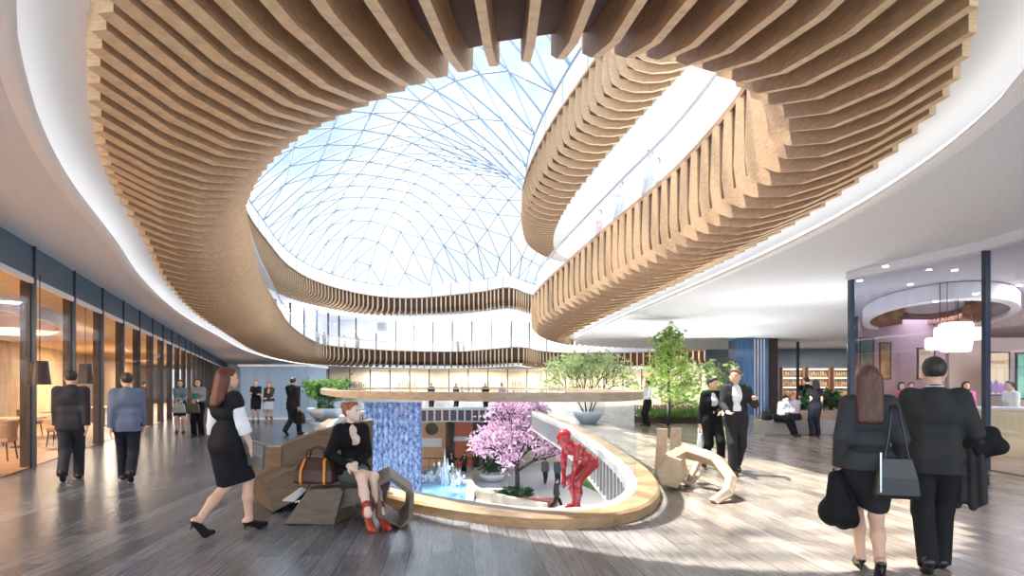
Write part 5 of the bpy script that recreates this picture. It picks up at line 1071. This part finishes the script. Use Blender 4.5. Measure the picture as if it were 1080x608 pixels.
# --- people around the planter bench
bx = P(853,459); sx, sy = bx.x+.1, bx.y+.3
p11 = person('woman in a white blouse sitting on the planter bench reading with a bent head', (sx-1.0, sy-.28, 0), (.35,-1), 1.66, 'f', .015, dict(pel=(0,0,.315), lean=.35, la=(-.03,.34,.045), ra=(.06,.38,.05), lp=0, rp=.2, lw=(-.03,.24,.46), rw=(.05,.25,.46), lel=(-1,-.3,-.5), rel=(1,-.3,-.5), headabs=True, pitch=.65, yaw=-.3, ln=(.5,0,.8), rn=(-.5,0,.8), heel=.04), [('trousers', suit_k), ('shirt', cloth((.70,.78,.86)), dict(hem=.50)), ('shoes', shoe)], ('bob', (.035,.015,.012)))
root = empty('open_book', p11['hand', 1]+Vector((-.05,-.03,.04)), .3); tag(root, 'open book in the lap of the reading woman', 'book'); k = MB()
for s in (-1,1): k.prism([(0,-.10,0),(s*.13,-.10,.03),(s*.13,.10,.03),(0,.10,0)], (0,0,.012))
k.build('pages', mat('paper', (.8,.74,.6), .7), root)
bag('shoulder_bag', 'black bag standing on the bench at the reading woman left side', 'bag', (sx-1.33, sy-.15, .445), .2, .32, .16, .30, BLK, .12)
person('person in a mauve grey top sitting on the planter bench with back turned', (sx-.42, sy-.1, 0), (-.15,1), 1.68, 'f', .016, dict(pel=(0,0,.315), lean=.12, la=(-.05,.30,.045), ra=(.05,.32,.045), lp=0, rp=0, lw=(-.06,.2,.42), rw=(.06,.2,.42)), [('trousers', cloth((.05,.035,.04))), ('shirt', cloth((.42,.36,.42)), dict(hem=.50)), ('shoes', shoe)], ('bob', (.30,.10,.06)))
person('woman with long dark hair standing with her back turned beside the planter bench', (sx-.12, sy-.72, 0), (.12,1), 1.72, 'f', .016, {**STAND, 'lw': (-.03,.14,.60)}, [('trousers', cloth((.03,.035,.055))), ('shirt', cloth((.02,.02,.03)), dict(hem=.50, sleeve=.3)), ('shoes', shoe)], ('long', (.015,.012,.012), .06))
person('man in a black short sleeved shirt and pale trousers behind the planter bench', (sx+.42, sy+.82, 0), (.05,1), 1.82, 'm', .016, {**STAND, 'rw': (.11,.12,.58)}, [('trousers', cloth((.42,.42,.42))), ('shirt', cloth((.012,.012,.014)), dict(hem=.48, sleeve=.45)), ('shoes', shoe)], ('short', (.012,.010,.010)))
person('server in a white shirt and dark trousers standing by the far rail', at(683,450), (-1,-.2), 1.72, 'm', .019, {**STAND, 'lw': (-.08,.17,.60), 'rw': (.08,.17,.60)}, [('trousers', suit_k), ('shirt', white_c, dict(hem=.52)), ('shoes', shoe)], ('short', (.015,.012,.012)))
# --- beyond the opening
for px, y_, x_off, col, sex, lab in ((455,39.4,0,(.04,.045,.06),'m','man in dark clothes behind the far rail, leftmost of four heads'), (481,39.8,0,(.10,.12,.16),'f','woman in slate clothes behind the far rail, second of four heads'), (512,39.2,0,(.03,.03,.035),'m','man in black behind the far rail, third of four heads'), (529,39.6,0,(.45,.45,.48),'f','woman in pale grey behind the far rail, rightmost of four heads')):
    person(lab, ((px-CX)*y_/F, y_, 0), (.3,-1), 1.74, sex, .03, STAND, [('trousers', suit_k), ('shirt', cloth(col), dict(hem=.47)), ('shoes', shoe)], ('short' if sex == 'm' else 'bob', (.02,.015,.012)), 'tan')
# --- lower court
def low(px, py): p = PL(px, py); return (p.x, p.y, ZL+.035)
person('man in grey strolling on the lower court right of the pink tree', low(575,511), (.3,1), 1.70, 'm', .026, STEP_L, [('trousers', cloth((.03,.03,.035))), ('jacket', cloth((.16,.16,.18)), dict(hem=.46, collar=False)), ('shoes', shoe)], ('short', (.02,.015,.012)))
person('man in slate blue strolling on the lower court beside the man in grey', low(588,513), (.2,1), 1.78, 'm', .026, STEP_R, [('trousers', cloth((.03,.035,.05))), ('jacket', cloth((.12,.14,.18)), dict(hem=.46, collar=False)), ('shoes', shoe)], ('short', (.02,.015,.012)))
person('dark dressed person striding over the white paving left of the red figure', low(587,540), (1,.1), 1.68, 'm', .022, {**STEP_L, 'la': (-.04,.2,.045), 'ra': (.04,-.22,.09)}, [('trousers', suit_k), ('jacket', suit_d, dict(hem=.47, collar=False)), ('shoes', shoe)], ('short', (.02,.015,.012)))
person('person in dark clothes by the fountain fence, left of the pair on the lower court', low(476,503), (.4,-1), 1.72, 'm', .028, {**STAND, 'lw': (-.2,.12,.66)}, [('trousers', suit_k), ('jacket', cloth((.05,.03,.03)), dict(hem=.47, collar=False)), ('shoes', shoe)], ('short', (.02,.015,.012)))
person('person in brown by the fountain fence, right of the pair on the lower court', low(490,503), (-.4,-1), 1.70, 'f', .028, {**STAND, 'rw': (.2,.12,.62)}, [('trousers', suit_k), ('jacket', cloth((.08,.04,.03)), dict(hem=.48, collar=False)), ('shoes', shoe)], ('bob', (.02,.015,.012)))
# --- upper balconies
UPP = [(335,67.5,'m',(.40,.40,.42),'man in grey on the far upper balcony, left of the leftmost pair'), (342,68.2,'f',(.30,.20,.15),'woman in brown on the far upper balcony, right of the leftmost pair'), (363,72.2,'f',(.62,.42,.42),'woman in faded rose on the far upper balcony, left of the middle pair'), (377,74.2,'m',(.28,.20,.17),'man in brown on the far upper balcony, right of the middle pair'), (483,81.2,'m',(.22,.15,.12),'man in dark brown on the far upper balcony, left of the right hand pair'), (489,81.0,'f',(.34,.25,.20),'woman in tan on the far upper balcony, right of the right hand pair'),
       (633,20.2,'f',(.55,.28,.36),'woman in pale pink on the near upper balcony, leftmost there'), (655,17.6,'m',(.36,.44,.55),'man in pale blue on the near upper balcony, second from the left'), (686,15.3,'m',(.30,.38,.50),'man in light blue grey shirt high on the near upper balcony, left of a pair'), (694,15.6,'f',(.45,.50,.58),'woman in white blue high on the near upper balcony, right of a pair')]
for px, y_, sex, col, lab in UPP:
    f_ = y_ > 40
    person(lab, ((px-CX)*y_/F, y_, 6.25), (.6,-1) if f_ else (-.8,-.5), (1.86 if sex == 'm' else 1.74) if f_ else 1.55 if sex == 'f' else 1.62, sex, .032 if f_ else .02, STAND, [('trousers', cloth([c_*.5 for c_ in col])), ('shirt', cloth(col), dict(hem=.47)), ('shoes', shoe)], ('short' if sex == 'm' else 'bob', (.03,.02,.018)), 'tan')
# --- inside the shops
person('brown clad person behind the left shop glass, beyond the two women', (off(24.2,.7)[0], off(24.2,.7)[1], .012), (1,.3), 1.70, 'm', .024, STAND, [('trousers', cloth((.10,.05,.03))), ('jacket', cloth((.16,.09,.05)), dict(hem=.46, collar=False)), ('shoes', shoe)], ('short', (.03,.02,.015)))
for px, y_, sex, col, lab in ((951,16.4,'f',(.62,.18,.22),'woman in coral pink inside the right shop, left of the suited man'), (961,17.0,'m',(.16,.16,.34),'man in violet blue inside the right shop, left of the suited man'), (1019,14.6,'f',(.70,.20,.42),'woman in bright pink inside the right shop, right of the suited man'), (1066,12.6,'m',(.80,.82,.70),'dark haired person in a pale shirt at the right shop counter')):
    person(lab, ((px-CX)*y_/F, y_, .012), (-.4,-1) if px < 1060 else (-1,.2), 1.62, sex, .019, STAND, [('trousers', suit_d), ('shirt', cloth(col), dict(hem=.47)), ('shoes', shoe)], ('short' if sex == 'm' else 'long', (.02,.015,.012)))
